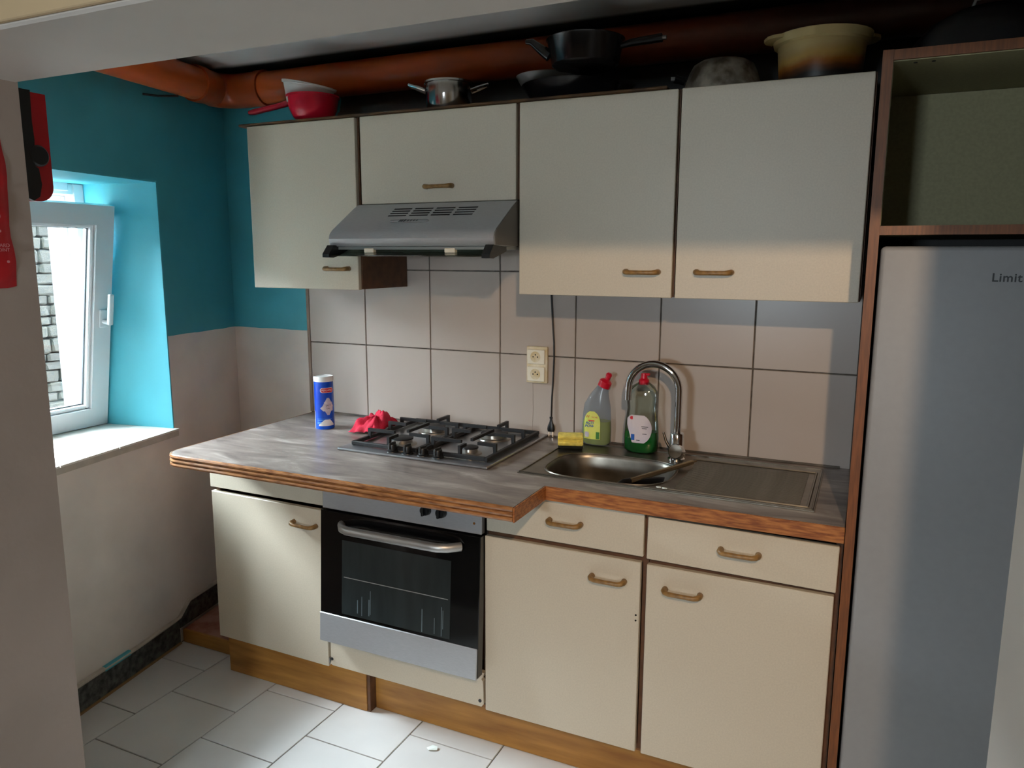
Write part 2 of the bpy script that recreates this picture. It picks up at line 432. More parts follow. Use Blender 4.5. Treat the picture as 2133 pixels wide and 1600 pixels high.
# back wall
wb = obj('wall_back', B(-0.9, 2.85, 0.0, 0.15, -0.02, 2.79), M['wallpaint']); tag(wb, 'two-tone back wall, blue above off-white, behind the units', None, kind='structure')
def soot_shade_wall():
    """the strip above the wall units was never painted blue: bare grey-brown plaster, sooting and painted-in shade further right"""
    m = M['wallpaint'].copy(); m.name = 'back_wall_paint'; nt = m.node_tree; b = nt.nodes['Principled BSDF']
    src = b.inputs['Base Color'].links[0].from_socket
    tc = nt.nodes.new('ShaderNodeTexCoord'); sx = nt.nodes.new('ShaderNodeSeparateXYZ'); nt.links.new(tc.outputs['Object'], sx.inputs[0])
    n = nt.nodes.new('ShaderNodeTexNoise'); n.inputs['Scale'].default_value = 6; n.inputs['Detail'].default_value = 6; nt.links.new(tc.outputs['Object'], n.inputs['Vector'])
    ad = nt.nodes.new('ShaderNodeMath'); ad.operation = 'MULTIPLY_ADD'; ad.inputs[1].default_value = 0.3; nt.links.new(n.outputs['Fac'], ad.inputs[0]); nt.links.new(sx.outputs['X'], ad.inputs[2])
    r = ramp(nt, [(0.0, '#5A5450'), (0.35, '#3A3634'), (0.7, '#181717')]); mr = nt.nodes.new('ShaderNodeMapRange'); mr.inputs['From Min'].default_value = 0.2; mr.inputs['From Max'].default_value = 1.8
    nt.links.new(ad.outputs[0], mr.inputs['Value']); nt.links.new(mr.outputs[0], r.inputs['Fac'])
    gx = nt.nodes.new('ShaderNodeMath'); gx.operation = 'GREATER_THAN'; gx.inputs[1].default_value = 0.38; nt.links.new(ad.outputs[0], gx.inputs[0])
    mx = nt.nodes.new('ShaderNodeMix'); mx.data_type = 'RGBA'
    nt.links.new(gx.outputs[0], mx.inputs['Factor']); nt.links.new(src, mx.inputs['A']); nt.links.new(r.outputs['Color'], mx.inputs['B']); nt.links.new(mx.outputs['Result'], b.inputs['Base Color'])
    return m
wb.data.materials[0] = soot_shade_wall()
# wall tiles, each a piece
xs = [0.014, 0.293, 0.590, 0.885, 1.177, 1.475, 1.776, 2.080]
zs = [0.890, 1.188, 1.485, 1.782]
tile_bed = obj('tile_bed', B(0.0, 2.084, -0.006, 0.001, 0.85, 1.80), M['grout'], wb)
for i in range(7):
    for j in range(3):
        g = 0.0022
        x0, x1, z0, z1 = xs[i] + g, xs[i + 1] - g, zs[j] + g, zs[j + 1] - g
        if i == 3 and j == 0:                # cracked tile
            cr = [(1.016, z0), (1.018, (z0 * 2 + z1) / 3), (1.0165, (z0 + z1 * 2) / 3), (1.017, z1)]
            bm = nb(); prism(bm, [(x0, z0), (cr[0][0] - 0.0006, z0)] + [(c[0] - 0.0006, c[1]) for c in cr[1:]] + [(x0, z1)], 'y', -0.012, -0.001)
            obj('wall_tile', bm, M['tile'], wb)
            bm = nb(); prism(bm, [(c[0] + 0.0006, c[1]) for c in cr] + [(x1, z1), (x1, z0)], 'y', -0.012, -0.001)
            obj('wall_tile', bm, M['tile'], wb)
            continue
        dy = random.uniform(-0.0008, 0.0008)
        obj('wall_tile', B(x0, x1, -0.012 + dy, -0.001, z0, z1, 0.0012), M['tile'], wb)
trim = obj('tile_edge_trim', B(0.0, 0.014, -0.013, 0.0, 0.895, 1.80), mat('taupe_trim', '#8A7566', 0.6), wb)

# left wall: polygon pieces around the window opening
OY0, OY1, OZ0, OZ1 = -1.22, -0.42, 0.865, 1.81      # opening (y range, z range)
def wall_left():
    bm = nb()
    def seg(ya, yb, za, zb):
        t = 0.50
        poly = [(XW(ya), ya), (XW(yb), yb), (XW(yb) - t, yb), (XW(ya) - t, ya)]
        prism(bm, poly, 'z', za, zb)
    # the reveal towards the right is splayed: built as its own solids
    seg(YF0, OY0, -0.02, 2.79)
    seg(OY0, OY1, -0.02, OZ0); seg(OY0, OY1, OZ1, 2.79)
    poly = [(XW(OY1), OY1), (XW(0.15), 0.15), (XW(0.15) - 0.5, 0.15), (-0.90, -0.470), (-0.66, -0.476)]
    prism(bm, poly, 'z', -0.02, 2.79)
    return bm
wl = obj('wall_left', wall_left(), [M['wallpaint']]); tag(wl, 'two-tone left wall with the deep window recess', None, kind='structure')
# reveal skins in turquoise
bm = nb(); prism(bm, [(XW(OY1) + 0.001, OY1 - 0.004), (XW(OY1) + 0.001, OY1 + 0.001), (-0.655, -0.4745), (-0.655, -0.4795)], 'z', OZ0, OZ1 - 0.001)
obj('reveal_side', bm, M['cyan'], wl)
bm = nb(); prism(bm, [(XW(OY0), OY0), (XW(OY1), OY1 - 0.003), (-0.655, -0.479), (-0.655, OY0)], 'z', OZ1 - 0.006, OZ1 + 0.001)
obj('reveal_head', bm, M['cyan'], wl)
# outer reveal in white render
bm = nb(); prism(bm, [(-0.70, -0.4755), (-0.70, -0.4705), (-0.905, -0.4655), (-0.905, -0.4705)], 'z', OZ0 - 0.05, OZ1 + 0.1)
obj('outer_reveal', bm, M['render'], wl)
# sill: tiles on a slab
sill = thing('window_sill', (-0.5, -0.8, 0.845), None, None, kind='structure')
bm = nb(); prism(bm, [(XW(OY0) + 0.02, OY0), (XW(OY1) + 0.02, OY1 + 0.004), (-0.66, -0.476), (-0.66, OY0)], 'z', 0.842, 0.864)
obj('sill_slab', bm, M['caulk'], sill)
for ya, yb in ((OY0, -0.972), (-0.968, -0.722), (-0.718, OY1 + 0.006)):
    xe = 0.024
    pol = [(XW(ya) + xe, ya), (XW(yb) + xe, yb), (-0.50, yb if yb < -0.5 else -0.448), (-0.50, ya)]
    bm = nb(); prism(bm, pol, 'z', 0.8642, 0.871); obj('sill_tile', bm, M['sill'], sill)
    bm = nb(); prism(bm, [(-0.503, ya), (-0.503, yb if yb < -0.5 else -0.449), (-0.66, yb if yb < -0.5 else -0.474), (-0.66, ya)], 'z', 0.8642, 0.871); obj('sill_tile', bm, M['sill'], sill)
tag(sill, 'white tiled window sill on the left wall')

# window: fixed frame + tilted sash
win = thing('window_1', (-0.69, -0.85, 0.87), 'white plastic window tilted inwards in the left wall', None, kind='structure')
fx0, fx1 = -0.735, -0.665
def frame(bm, x0, x1, y0, y1, z0, z1, w, bev=0.004):
    box(bm, x0, x1, y0, y0 + w, z0, z1, bev); box(bm, x0, x1, y1 - w, y1, z0, z1, bev)
    box(bm, x0, x1, y0 + w, y1 - w, z0, z0 + w, bev); box(bm, x0, x1, y0 + w, y1 - w, z1 - w, z1, bev)
    return bm
obj('fixed_frame', frame(nb(), fx0, fx1, OY0, -0.474, 0.871, 1.805, 0.045), M['pvc'], win)
obj('frame_stop', frame(nb(), fx0 - 0.0, fx0 + 0.02, OY0 + 0.045, -0.519, 0.916, 1.76, 0.018, 0.002), M['pvc'], win)
tilt = Matrix.Translation((-0.664, 0, 0.878)) @ Matrix.Rotation(math.radians(9.6), 4, 'Y') @ Matrix.Translation((0.664, 0, -0.878))
SY0, SY1, SZ0, SZ1 = OY0 + 0.006, -0.482, 0.880, 1.735
def sash_piece(fn, name, m, par, smooth=False):
    bm = nb(); fn(bm); bm.transform(tilt); return obj(name, bm, m, par, smooth)
sash = None
def f_sash(bm):
    w = 0.072; x0, x1 = -0.700, -0.634
    for (ya, yb, za, zb, horiz) in ((SY0, SY1, SZ0, SZ0 + w, True), (SY0, SY1, SZ1 - w, SZ1, True), (SY0, SY0 + w, SZ0, SZ1, False), (SY1 - w, SY1, SZ0, SZ1, False)):
        # mitred members
        if horiz:
            low = za == SZ0
            pol = [(ya, za if low else zb), (yb, za if low else zb), (yb - w, zb if low else za), (ya + w, zb if low else za)]
        else:
            left = ya == SY0
            pol = [(ya if left else yb, za), (ya if left else yb, zb), ((yb if left else ya), zb - w), ((yb if left else ya), za + w)]
        prism(bm, pol, 'x', x0, x1)
sash = sash_piece(f_sash, 'sash', M['pvc'], win)
def f_bead(bm):
    w = 0.072
    frame(bm, -0.690, -0.645, SY0 + w, SY1 - w, SZ0 + w, SZ1 - w, 0.014, 0.004)
sash_piece(f_bead, 'glazing_bead', M['pvc'], sash)
def f_seal(bm):
    w = 0.086
    frame(bm, -0.672, -0.664, SY0 + w, SY1 - w, SZ0 + w, SZ1 - w, 0.004, 0)
sash_piece(f_seal, 'rubber_seal', M['pvcgrey'], sash)
sash_piece(lambda bm: box(bm, -0.6705, -0.6655, SY0 + 0.084, SY1 - 0.084, SZ0 + 0.084, SZ1 - 0.084), 'glass_pane', M['glass'], sash)
def f_handle(bm):
    box(bm, -0.636, -0.626, SY1 - 0.052, SY1 - 0.020, 1.275, 1.345, 0.004, 2)
    tube(bm, [(-0.63, SY1 - 0.036, 1.300), (-0.595, SY1 - 0.036, 1.300)], 0.009, 10)
    box(bm, -0.600, -0.584, SY1 - 0.046, SY1 - 0.026, 1.292, 1.412, 0.005, 2)
sash_piece(f_handle, 'window_handle', M['pvc'], sash)
obj('shutter_box_cover', B(-0.668, -0.655, -1.2, -0.545, 1.775, 1.806, 0.002), M['pvc'], win)

# outside the window: yard ground, stone wall, rendered side
yard = obj('yard_ground', B(-9, -0.92, -9, 6, -0.42, -0.35), M['ground']); tag(yard, 'pale concrete yard outside the window', None, kind='structure')
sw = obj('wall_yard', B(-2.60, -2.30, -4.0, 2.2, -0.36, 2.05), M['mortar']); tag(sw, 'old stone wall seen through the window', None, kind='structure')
stone_meshes = []
for k in range(8):
    bm = nb(); bmesh.ops.create_cube(bm, size=1)
    bmesh.ops.bevel(bm, geom=bm.edges[:], offset=0.12, segments=1, affect='EDGES')
    for v in bm.verts: v.co += Vector((random.uniform(-.04, .04), random.uniform(-.06, .06), random.uniform(-.07, .07)))
    me = bpy.data.meshes.new('stone'); bm.to_mesh(me); bm.free(); me.materials.append(M['stone']); stone_meshes.append(me)
z = -0.30
while z < 1.98:
    h = random.uniform(0.045, 0.095); y = -0.35
    while y < 1.1:
        L = random.uniform(0.07, 0.20)
        o = inst('stone', random.choice(stone_meshes), (-2.30, y + L / 2, z + h / 2), sw)
        o.scale = (0.07, L * 0.96, h * 0.93); y += L
    z += h

hu = obj('wall_shade_upper', B(-0.92, 3.4, -5.1, 4.0, 2.80, 7.0), M['render']); tag(hu, 'unseen upper storey added to shade the yard', None, kind='structure')  # added out of view to keep sky light off the stone wall
hs_ = obj('wall_shade_side', B(-0.92, -0.62, 0.16, 4.0, -0.36, 2.79), M['render']); tag(hs_, 'unseen outside wall added beyond the kitchen to shade the yard', None, kind='structure')  # continues the added shading wall along the yard
# floor
fl = obj('floor', B(-1.6, 3.4, -5.0, 0.15, -0.12, -0.004), M['floorgrout']); tag(fl, 'white tiled floor', None, kind='structure')
P = 0.302; g = 0.0022
k = -2
while -0.066 + P * k < 2.3:
    x0 = -0.066 + P * k; x1 = x0 + P
    off = -0.592 if (k % 2) else -0.742
    y1 = off + 2 * P
    while y1 > -1.75:
        y0 = y1 - P
        if y1 > -0.40 and y0 > -0.50:
            y1 = y0; continue
        bm = B(x0 + g, x1 - g, y0 + g, y1 - g, -0.01, 0.0, 0.001)
        # trim against the slanted left wall
        bmesh.ops.bisect_plane(bm, geom=bm.verts[:] + bm.edges[:] + bm.faces[:], plane_co=(XW(0) + 0.012, 0, 0), plane_no=(-1, -KW, 0), clear_outer=True)
        if len(bm.faces) > 3:
            try: bmesh.ops.holes_fill(bm, edges=[e for e in bm.edges if e.is_boundary])
            except Exception: pass
            obj('floor_tile', bm, M['floortile'], fl)
        else: bm.free()
        y1 = y0
    k += 1

# ceiling of the kitchen and the room behind
ce = obj('ceiling', B(-0.95, 2.85, YF0 + 0.05, 0.15, CEIL, CEIL + 0.08), M['ceil']); tag(ce, 'low white kitchen ceiling blackened by sooting and painted-in shade', None, kind='structure')
# partition with opening: left pier, lintel, right pier
XJ = 0.352
bm = nb()
box(bm, -0.75, XJ, YF0, YF1, -0.02, 2.75)
M['pier'] = mat('pinkish_beige_plaster', '#B5A498', 0.75, var=0.06, vscale=3, bump=0.15, bscale=22)
wf = obj('wall_front', bm, M['pier']); tag(wf, 'plastered pier and lintel framing the opening to the kitchen', None, kind='structure')
bm = nb()
prism(bm, [(YF0, LINT + 0.004), (YF0 + 0.005, LINT), (YF1 - 0.006, LINT), (YF1, LINT + 0.006), (YF1, 2.75), (YF0, 2.75)], 'x', XJ, 2.9)
obj('lintel', bm, M['plaster'], wf)
bm = nb(); prism(bm, [(2.325, -1.78), (2.292, YF1), (3.3, YF1), (3.3, -1.78)], 'z', -0.02, 2.75)
obj('right_pier', bm, M['plaster'], wf)
bm = B(-0.75, 2.9, YF0 - 0.012, YF0 - 0.001, LINT + 0.006, 2.70, 0.002)
obj('lintel_facing_board', bm, mat('beige_facing', '#D9BE96', 0.7, var=0.05, vscale=4), wf)
wr = obj('wall_right', B(2.78, 2.95, YF1, 0.15, -0.02, CEIL + 0.1), M['plaster']); tag(wr, 'plain wall beside the fridge', None, kind='structure')
# room behind the camera
bm = nb()
box(bm, -1.2, -1.05, -5.0, YF0, -0.02, 2.75)
rl = obj('wall_room_left', bm, M['plasterwarm']); tag(rl, 'wall of the adjoining room', None, kind='structure')
rr = obj('wall_room_right', B(3.2, 3.35, -5.0, YF0, -0.02, 2.75), M['plasterwarm']); tag(rr, 'wall of the adjoining room', None, kind='structure')
bm = nb()
box(bm, -1.2, 1.02, -5.1, -4.95, -0.02, 2.75); box(bm, 1.48, 3.35, -5.1, -4.95, -0.02, 2.75); box(bm, 1.02, 1.48, -5.1, -4.95, -0.02, 1.38); box(bm, 1.02, 1.48, -5.1, -4.95, 1.74, 2.75)
rb = obj('wall_room_back', bm, M['plasterwarm']); tag(rb, 'wall of the adjoining room', None, kind='structure')
rw = thing('fill_window', (1.25, -5.02, 1.38), 'unseen window added behind the camera for fill daylight', None, kind='structure')  # added out of view as a source of fill light
bm = nb()
box(bm, 1.02, 1.05, -5.05, -4.99, 1.38, 1.74); box(bm, 1.45, 1.48, -5.05, -4.99, 1.38, 1.74); box(bm, 1.05, 1.45, -5.05, -4.99, 1.38, 1.41); box(bm, 1.05, 1.45, -5.05, -4.99, 1.71, 1.74)
obj('window_frame', bm, M['pvc'], rw)
obj('glass_pane', B(1.05, 1.45, -5.023, -5.017, 1.41, 1.71), M['glass'], rw)
rg = obj('wall_room_corner', B(-1.2, -0.75, YF0, YF1, -0.02, 2.75), M['plasterwarm']); tag(rg, 'wall of the adjoining room', None, kind='structure')
rc = obj('ceiling_room', B(-1.2, 3.35, -5.1, YF0 + 0.06, 2.62, 2.76), M['plasterwarm']); tag(rc, 'ceiling of the adjoining room', None, kind='structure')

# skirting on the left wall, stepping up over the ledge
bb = thing('baseboard_left', (XW(-0.9), -0.9, 0), 'black marbled skirting along the left wall', None, kind='structure')
def slant(ya, yb, za, zb, t, z2a=None, z2b=None):
    bm = nb()
    p = [(XW(ya), ya, za), (XW(yb), yb, za if z2a is None else z2a), (XW(yb), yb, zb if z2b is None else z2b), (XW(ya), ya, zb)]
    n = Vector((1, KW, 0)).normalized()
    a = [bm.verts.new(Vector(q) + n * 0.0005) for q in p]; b = [bm.verts.new(Vector(q) + n * t) for q in p]
    bm.faces.new(a); bm.faces.new(b[::-1])
    for i in range(4): bm.faces.new((a[i], a[(i + 1) % 4], b[(i + 1) % 4], b[i]))
    return bm
for ya, yb in ((-1.34, -1.052), (-1.050, -0.752), (-0.750, -0.480)):
    obj('skirting_tile', slant(ya, yb, 0.004, 0.094, 0.011), M['granite'], bb)
obj('skirting_tile', slant(-0.478, -0.40, 0.062, 0.100, 0.011, 0.062, 0.150), M['granite'], bb)
obj('skirting_tile', slant(-0.40, -0.02, 0.062, 0.150, 0.011), M['granite'], bb)
bm = nb(); tube(bm, [(XW(y) + 0.006, y, z + random.uniform(-.002, .002)) for y, z in ((-1.34, .099), (-1.1, .099), (-0.9, .100), (-0.7, .099), (-0.50, .102), (-0.47, .108), (-0.41, .152), (-0.2, .156), (-0.03, .155))], 0.0085, 7)
obj('caulk_bead', bm, M['caulk'], bb, smooth=True)
bm = nb(); tube(bm, [(XW(y) + 0.014, y, 0.001) for y in (-1.34, -1.0, -0.7, -0.482)], 0.006, 6)
obj('floor_bead', bm, mat('brown_floor_bead', '#8A6A44', 0.7), bb)
# blue paint rest above the skirting
bm = slant(-0.86, -0.74, 0.090, 0.108, 0.0125); obj('paint_remnant', bm, M['cyan'], bb)
# ledge between skirting and plinth
ld = thing('trim_1', (-0.2, -0.25, 0), 'low ochre ledge with a reddish worn top beside the plinth', None, kind='structure')
bm = nb(); prism(bm, [(XW(-0.455) + 0.013, -0.455), (0.0, -0.455), (0.0, -0.01), (XW(-0.01) + 0.013, -0.01)], 'z', 0.002, 0.052); obj('ledge_core', bm, M['terra'], ld)
obj('ledge_front', B(XW(-0.47) + 0.014, -0.062, -0.468, -0.456, 0.001, 0.056, 0.002), M['plinth'], ld)
obj('ledge_front', B(-0.058, 0.006, -0.470, -0.456, 0.001, 0.060, 0.002), M['plinth'], ld)

# ------------------------------------------------------------------ handles
def handle_mesh():
    bm = nb()
    pts = [(-0.047, 0.0, 0.0), (-0.0475, -0.014, 0.0), (-0.043, -0.022, -0.001), (-0.034, -0.0255, -0.002), (0, -0.0265, -0.002), (0.034, -0.0255, -0.002), (0.043, -0.022, -0.001), (0.0475, -0.014, 0.0), (0.047, 0.0, 0.0)]
    tube(bm, pts, [0.0085, 0.008, 0.0075, 0.0066, 0.0062, 0.0066, 0.0075, 0.008, 0.0085], 10)
    bmesh.ops.recalc_face_normals(bm, faces=bm.faces[:])
    me = bpy.data.meshes.new('handle'); bm.to_mesh(me); bm.free(); me.materials.append(M['handle'])
    for p in me.polygons: p.use_smooth = True
    return me
HM = handle_mesh()
def handle(parent, x, y, z, rot=0.0): return inst('handle', HM, (x, y, z), parent, (0, rot, 0))

# ------------------------------------------------------------------ base units
YD = -0.559                      # door faces
def door(name, x0, x1, z0, z1, parent, y=YD, t=0.018, rot=0.0, m=None):
    bm = B(x0, x1, y, y + t, z0, z1, 0.0018)
    if rot:
        c = Vector(((x0 + x1) / 2, y, (z0 + z1) / 2)); bm.transform(Matrix.Translation(c) @ Matrix.Rotation(rot, 4, 'Y') @ Matrix.Translation(-c))
    return obj(name, bm, m or M['lam'], parent)

def carcass(parent, x0, x1, yb, yf, z0, z1, t=0.016, m=None, shelf=None):
    bm = nb()
    box(bm, x0, x0 + t, yf, yb, z0, z1); box(bm, x1 - t, x1, yf, yb, z0, z1)
    box(bm, x0 + t, x1 - t, yf, yb, z0, z0 + t); box(bm, x0 + t, x1 - t, yb - 0.006, yb, z0 + t, z1)
    if shelf: box(bm, x0 + t, x1 - t, yf, yb - 0.006, shelf - t / 2, shelf + t / 2)
    return obj('body', bm, m or M['carc'], parent)

c1 = thing('base_cabinet', (0.25, -0.3, 0.14), 'cream single-door base cabinet left of the oven', 'cabinet', 'cream kitchen units')
carcass(c1, 0.0, 0.498, -0.02, YD + 0.019, 0.14, 0.853)
d = door('door', -0.010, 0.494, 0.138, 0.700, c1, rot=0.006); handle(d, 0.416, YD - 0.0, 0.642, 0.03)
door('filler_panel', -0.012, 0.496, 0.716, 0.852, c1)
obj('hinge_plate', B(0.494, 0.498, YD + 0.001, YD + 0.02, 0.150, 0.170), M['steelsoft'], c1)

c3 = thing('base_cabinet', (1.35, -0.3, 0.14), 'cream base cabinet with drawer directly right of the oven', 'cabinet', 'cream kitchen units')
carcass(c3, 1.103, 1.598, -0.02, YD + 0.019, 0.14, 0.853, shelf=0.716)
d = door('door', 1.100, 1.580, 0.139, 0.711, c3); handle(d, 1.488, YD, 0.648)
d = door('drawer', 1.106, 1.586, 0.728, 0.852, c3); handle(d, 1.357, YD, 0.793)
bm = nb()
for z in (0.556, 0.540): lathe(bm, [(0.0028, 0), (0.0028, 0.0012)], (1.571, YD - 0.0008, z), 8, Matrix.Rotation(PI / 2, 4, 'X'), close_top=True)
obj('screw_hole', bm, M['vent'], c3)
c4 = thing('base_cabinet', (1.85, -0.3, 0.14), 'cream base cabinet with drawer next to the tall brown panel', 'cabinet', 'cream kitchen units')
carcass(c4, 1.600, 2.082, -0.02, YD + 0.019, 0.14, 0.853, shelf=0.716)
d = door('door', 1.597, 2.070, 0.139, 0.709, c4); handle(d, 1.697, YD, 0.648)
d = door('drawer', 1.596, 2.074, 0.722, 0.842, c4, rot=0.012); handle(d, 1.839, YD, 0.786)

# plinths
p1 = obj('plinth_board', B(0.020, 0.640, -0.548, -0.530, 0.001, 0.1405, 0.001), M['plinth'], origin=(0.33, -0.54, 0)); tag(p1, 'short ochre plinth board under the left cabinet and oven', 'plinth')
p2 = thing('plinth_board', (1.35, -0.51, 0), 'long ochre plinth board running under the right-hand cabinets', 'plinth')
obj('board', B(0.655, 2.082, -0.515, -0.497, 0.001, 0.118, 0.001), M['plinth'], p2)
obj('top_rail', B(0.655, 2.082, -0.522, -0.497, 0.119, 0.1405, 0.002), mat('dark_plinth_rail', '#7A4E22', 0.5, var=0.2, vscale=20), p2)
obj('end_cap', B(0.642, 0.654, -0.546, -0.50, 0.001, 0.139, 0.001), M['carc'], p2)

# oven housing panel and oven
oh = thing('oven_housing', (0.8, -0.3, 0.14), 'cream strip panel below the oven with nibbled corners', 'cabinet', 'cream kitchen units')
carcass(oh, 0.502, 1.099, -0.02, -0.535, 0.14, 0.853, m=M['carc_dark'])
pol = [(0.500, 0.150), (0.512, 0.146), (1.086, 0.146), (1.094, 0.156), (1.092, 0.232), (1.086, 0.240), (1.092, 0.246), (1.096, 0.262), (0.512, 0.262), (0.504, 0.255), (0.504, 0.160)]
bm = nb(); prism(bm, pol, 'y', YD, YD + 0.017); obj('lower_panel', bm, M['lam'], oh)
for (x, z) in ((0.513, 0.252), (0.509, 0.170), (1.082, 0.166)):
    bm = nb(); lathe(bm, [(0.0055, 0), (0.0055, 0.002)], (x, YD - 0.0005, z), 12, Matrix.Rotation(PI / 2, 4, 'X'), close_top=True)
    obj('screw', bm, M['print_dark'], oh)

ov = thing('built_in_oven', (0.8, -0.5, 0.26), 'built-in black glass oven with brushed steel panels', 'oven')
ovr = Matrix.Translation((0, YD - 0.006, 0.80)) @ Matrix.Rotation(math.radians(-3.4), 4, 'X') @ Matrix.Translation((0, -(YD - 0.006), -0.80))
def ovp(name, bm, m, par=None, smooth=False):
    bm.transform(ovr); return obj(name, bm, m, par or ov, smooth)
obj('oven_body', B(0.530, 1.070, -0.52, -0.08, 0.28, 0.83), M['carc_dark'], ov)
yo = YD - 0.006
cp = ovp('control_panel', B(0.505, 1.096, yo - 0.004, yo + 0.02, 0.716, 0.838, 0.002), M['steel'])
for x in (0.905, 0.960):
    bm = nb(); lathe(bm, [(0.017, 0), (0.016, 0.012), (0.014, 0.018)], (x, yo - 0.004, 0.766), 20, Matrix.Rotation(PI / 2, 4, 'X'), close_top=True)
    box(bm, x - 0.004, x + 0.004, yo - 0.034, yo - 0.01, 0.752, 0.780, 0.002)
    ovp('knob', bm, M['blackpl'], cp)
bm = nb(); lathe(bm, [(0.004, 0), (0.003, 0.002)], (1.071, yo - 0.004, 0.748), 12, Matrix.Rotation(PI / 2, 4, 'X'), close_top=True)
ovp('indicator_lamp', bm, mat('amber_lamp', '#7A4A10', 0.3), cp)
dr = ovp('oven_door', B(0.503, 1.098, yo - 0.012, yo + 0.022, 0.266, 0.712, 0.002), M['blackgloss'])
ovp('door_window', B(0.592, 1.000, yo - 0.0135, yo - 0.0115, 0.372, 0.622), M['ovenwin'], dr)
ovp('oven_rack', B(0.600, 0.992, yo - 0.0142, yo - 0.0134, 0.497, 0.4995), M['steelsoft'], dr)
M['drip'] = mat('dried_drips', '#5A6A70', 0.7)
for (x, z0, z1, w) in ((0.655, 0.385, 0.43, .0015), (0.672, 0.380, 0.445, .001), (0.70, 0.385, 0.44, .0015), (0.705, 0.39, 0.47, .001), (0.90, 0.375, 0.45, .0015), (0.945, 0.378, 0.43, .001), (0.97, 0.376, 0.47, .0012), (0.975, 0.40, 0.46, .001)):
    ovp('drip_stain', B(x - w, x + w, yo - 0.0139, yo - 0.0134, z0, z1), M['drip'], dr)
ovp('lower_trim', B(0.503, 1.096, yo - 0.016, yo + 0.01, 0.262, 0.362, 0.002), M['steel'], dr)
bm = nb()
hp = []
for i in range(17):
    t = i / 16.0; x = 0.588 + t * 0.444
    e = min(t, 1 - t) / 0.14; bow = 0.046 * (1 - (1 - min(1, e)) ** 2.2)
    hp.append((x, yo - 0.012 - bow, 0.672))
tube(bm, hp, 0.0125, 12, squash=1.15)
ovp('door_handle', bm, M['steelsoft'], dr, smooth=True)

# ------------------------------------------------------------------ worktop with sink and hob cut-outs
WT, WB = 0.897, 0.856
wt = thing('worktop', (1.05, -0.35, WB), 'grey marbled worktop with a stepped wood-grain front edge', 'worktop')
outer = [(2.082, -0.013), (2.082, -0.574), (1.299, -0.574), (1.299, -0.784)] + arc(0.09, -0.724, 0.06, 270, 180, 8) + [(0.03, -0.013)]
sink_hole = [(1.20, -0.47), (1.98, -0.47), (1.98, -0.09), (1.20, -0.09)]
hob_hole = [(0.56, -0.46), (1.04, -0.46), (1.04, -0.05), (0.56, -0.05)]
bm = plate_with_holes([outer, sink_hole, hob_hole], WB); extrude_all(bm, WT - WB)
obj('slab', bm, M['marble'], wt)
# ribbed edge on the deep part (three rounded ribs)
def edge_path(off):
    p = [(0.03 - off, -0.02), (0.03 - off, -0.40)] + [(x, y) for x, y in arc(0.09, -0.724, 0.06 + off, 180, 270, 8)] + [(0.6, -0.784 - off), (1.299 + off * 0.4, -0.784 - off)]
    return p
for zc in (0.8905, 0.877, 0.8635):
    bm = nb(); tube(bm, [(x, y, zc) for x, y in edge_path(0.0)], 0.0072, 8)
    obj('edge_rib', bm, M['oakrib'], wt, smooth=True)
bm = nb(); box(bm, 1.2995, 1.3045, -0.7895, -0.5790, 0.856, 0.8965, 0.001); obj('edge_strip', bm, M['oak'], wt)
bm = nb(); box(bm, 1.2995, 2.083, -0.5790, -0.5742, 0.856, 0.8965, 0.001); obj('edge_strip', bm, M['oak'], wt)
bm = nb(); tube(bm, [(x, -0.016 + random.uniform(-.002, .002), WT + 0.001) for x in [0.05 + 0.1 * i for i in range(21)]], 0.005, 6)
obj('silicone_bead', bm, mat('dark_silicone', '#2C2824', 0.7, col2='#6A6258', vscale=9), wt)

# ------------------------------------------------------------------ gas hob
hb = thing('gas_hob', (0.8, -0.25, WT), 'four-burner stainless gas hob with black iron grates', 'hob')
bm = B(0.517, 1.080, -0.503, -0.020, WT + 0.0008, WT + 0.009, 0.003, 2); obj('hob_plate', bm, mat('hob_steel', '#A8A9AC', 0.30, 0.9, var=0.05, vscale=40), hb)
HZ = WT + 0.009
for (x, y, r) in ((0.687, -0.366, 0.034), (0.690, -0.165, 0.040), (0.935, -0.160, 0.044), (0.955, -0.380, 0.024)):
    bm = nb(); lathe(bm, [(r + 0.016, HZ), (r + 0.014, HZ + 0.004), (r + 0.002, HZ + 0.006), (r, HZ + 0.018)], (x, y, 0), 28, close_top=True)
    bu = obj('burner', bm, mat('burner_ring', '#A9A49C', 0.3, 0.9) if 'bring' not in M else M['bring'], hb, smooth=True); M['bring'] = bu.data.materials[0]
    bm = nb(); lathe(bm, [(r + 0.004, HZ + 0.0185), (r + 0.004, HZ + 0.023), (r - 0.006, HZ + 0.026), (0.001, HZ + 0.026)], (x, y, 0), 28, close_top=True)
    obj('burner_cap', bm, M['black'], bu, smooth=True)
for i, x in enumerate((0.716, 0.774, 0.832, 0.888)):
    bm = nb(); lathe(bm, [(0.020, HZ), (0.019, HZ + 0.003), (0.014, HZ + 0.006), (0.0145, HZ + 0.022), (0.013, HZ + 0.026)], (x, -0.470, 0), 20, close_top=True)
    box(bm, x - 0.0035, x + 0.0035, -0.488, -0.452, HZ + 0.010, HZ + 0.032, 0.002)
    obj('control_knob', bm, M['blackpl'], hb, smooth=True)
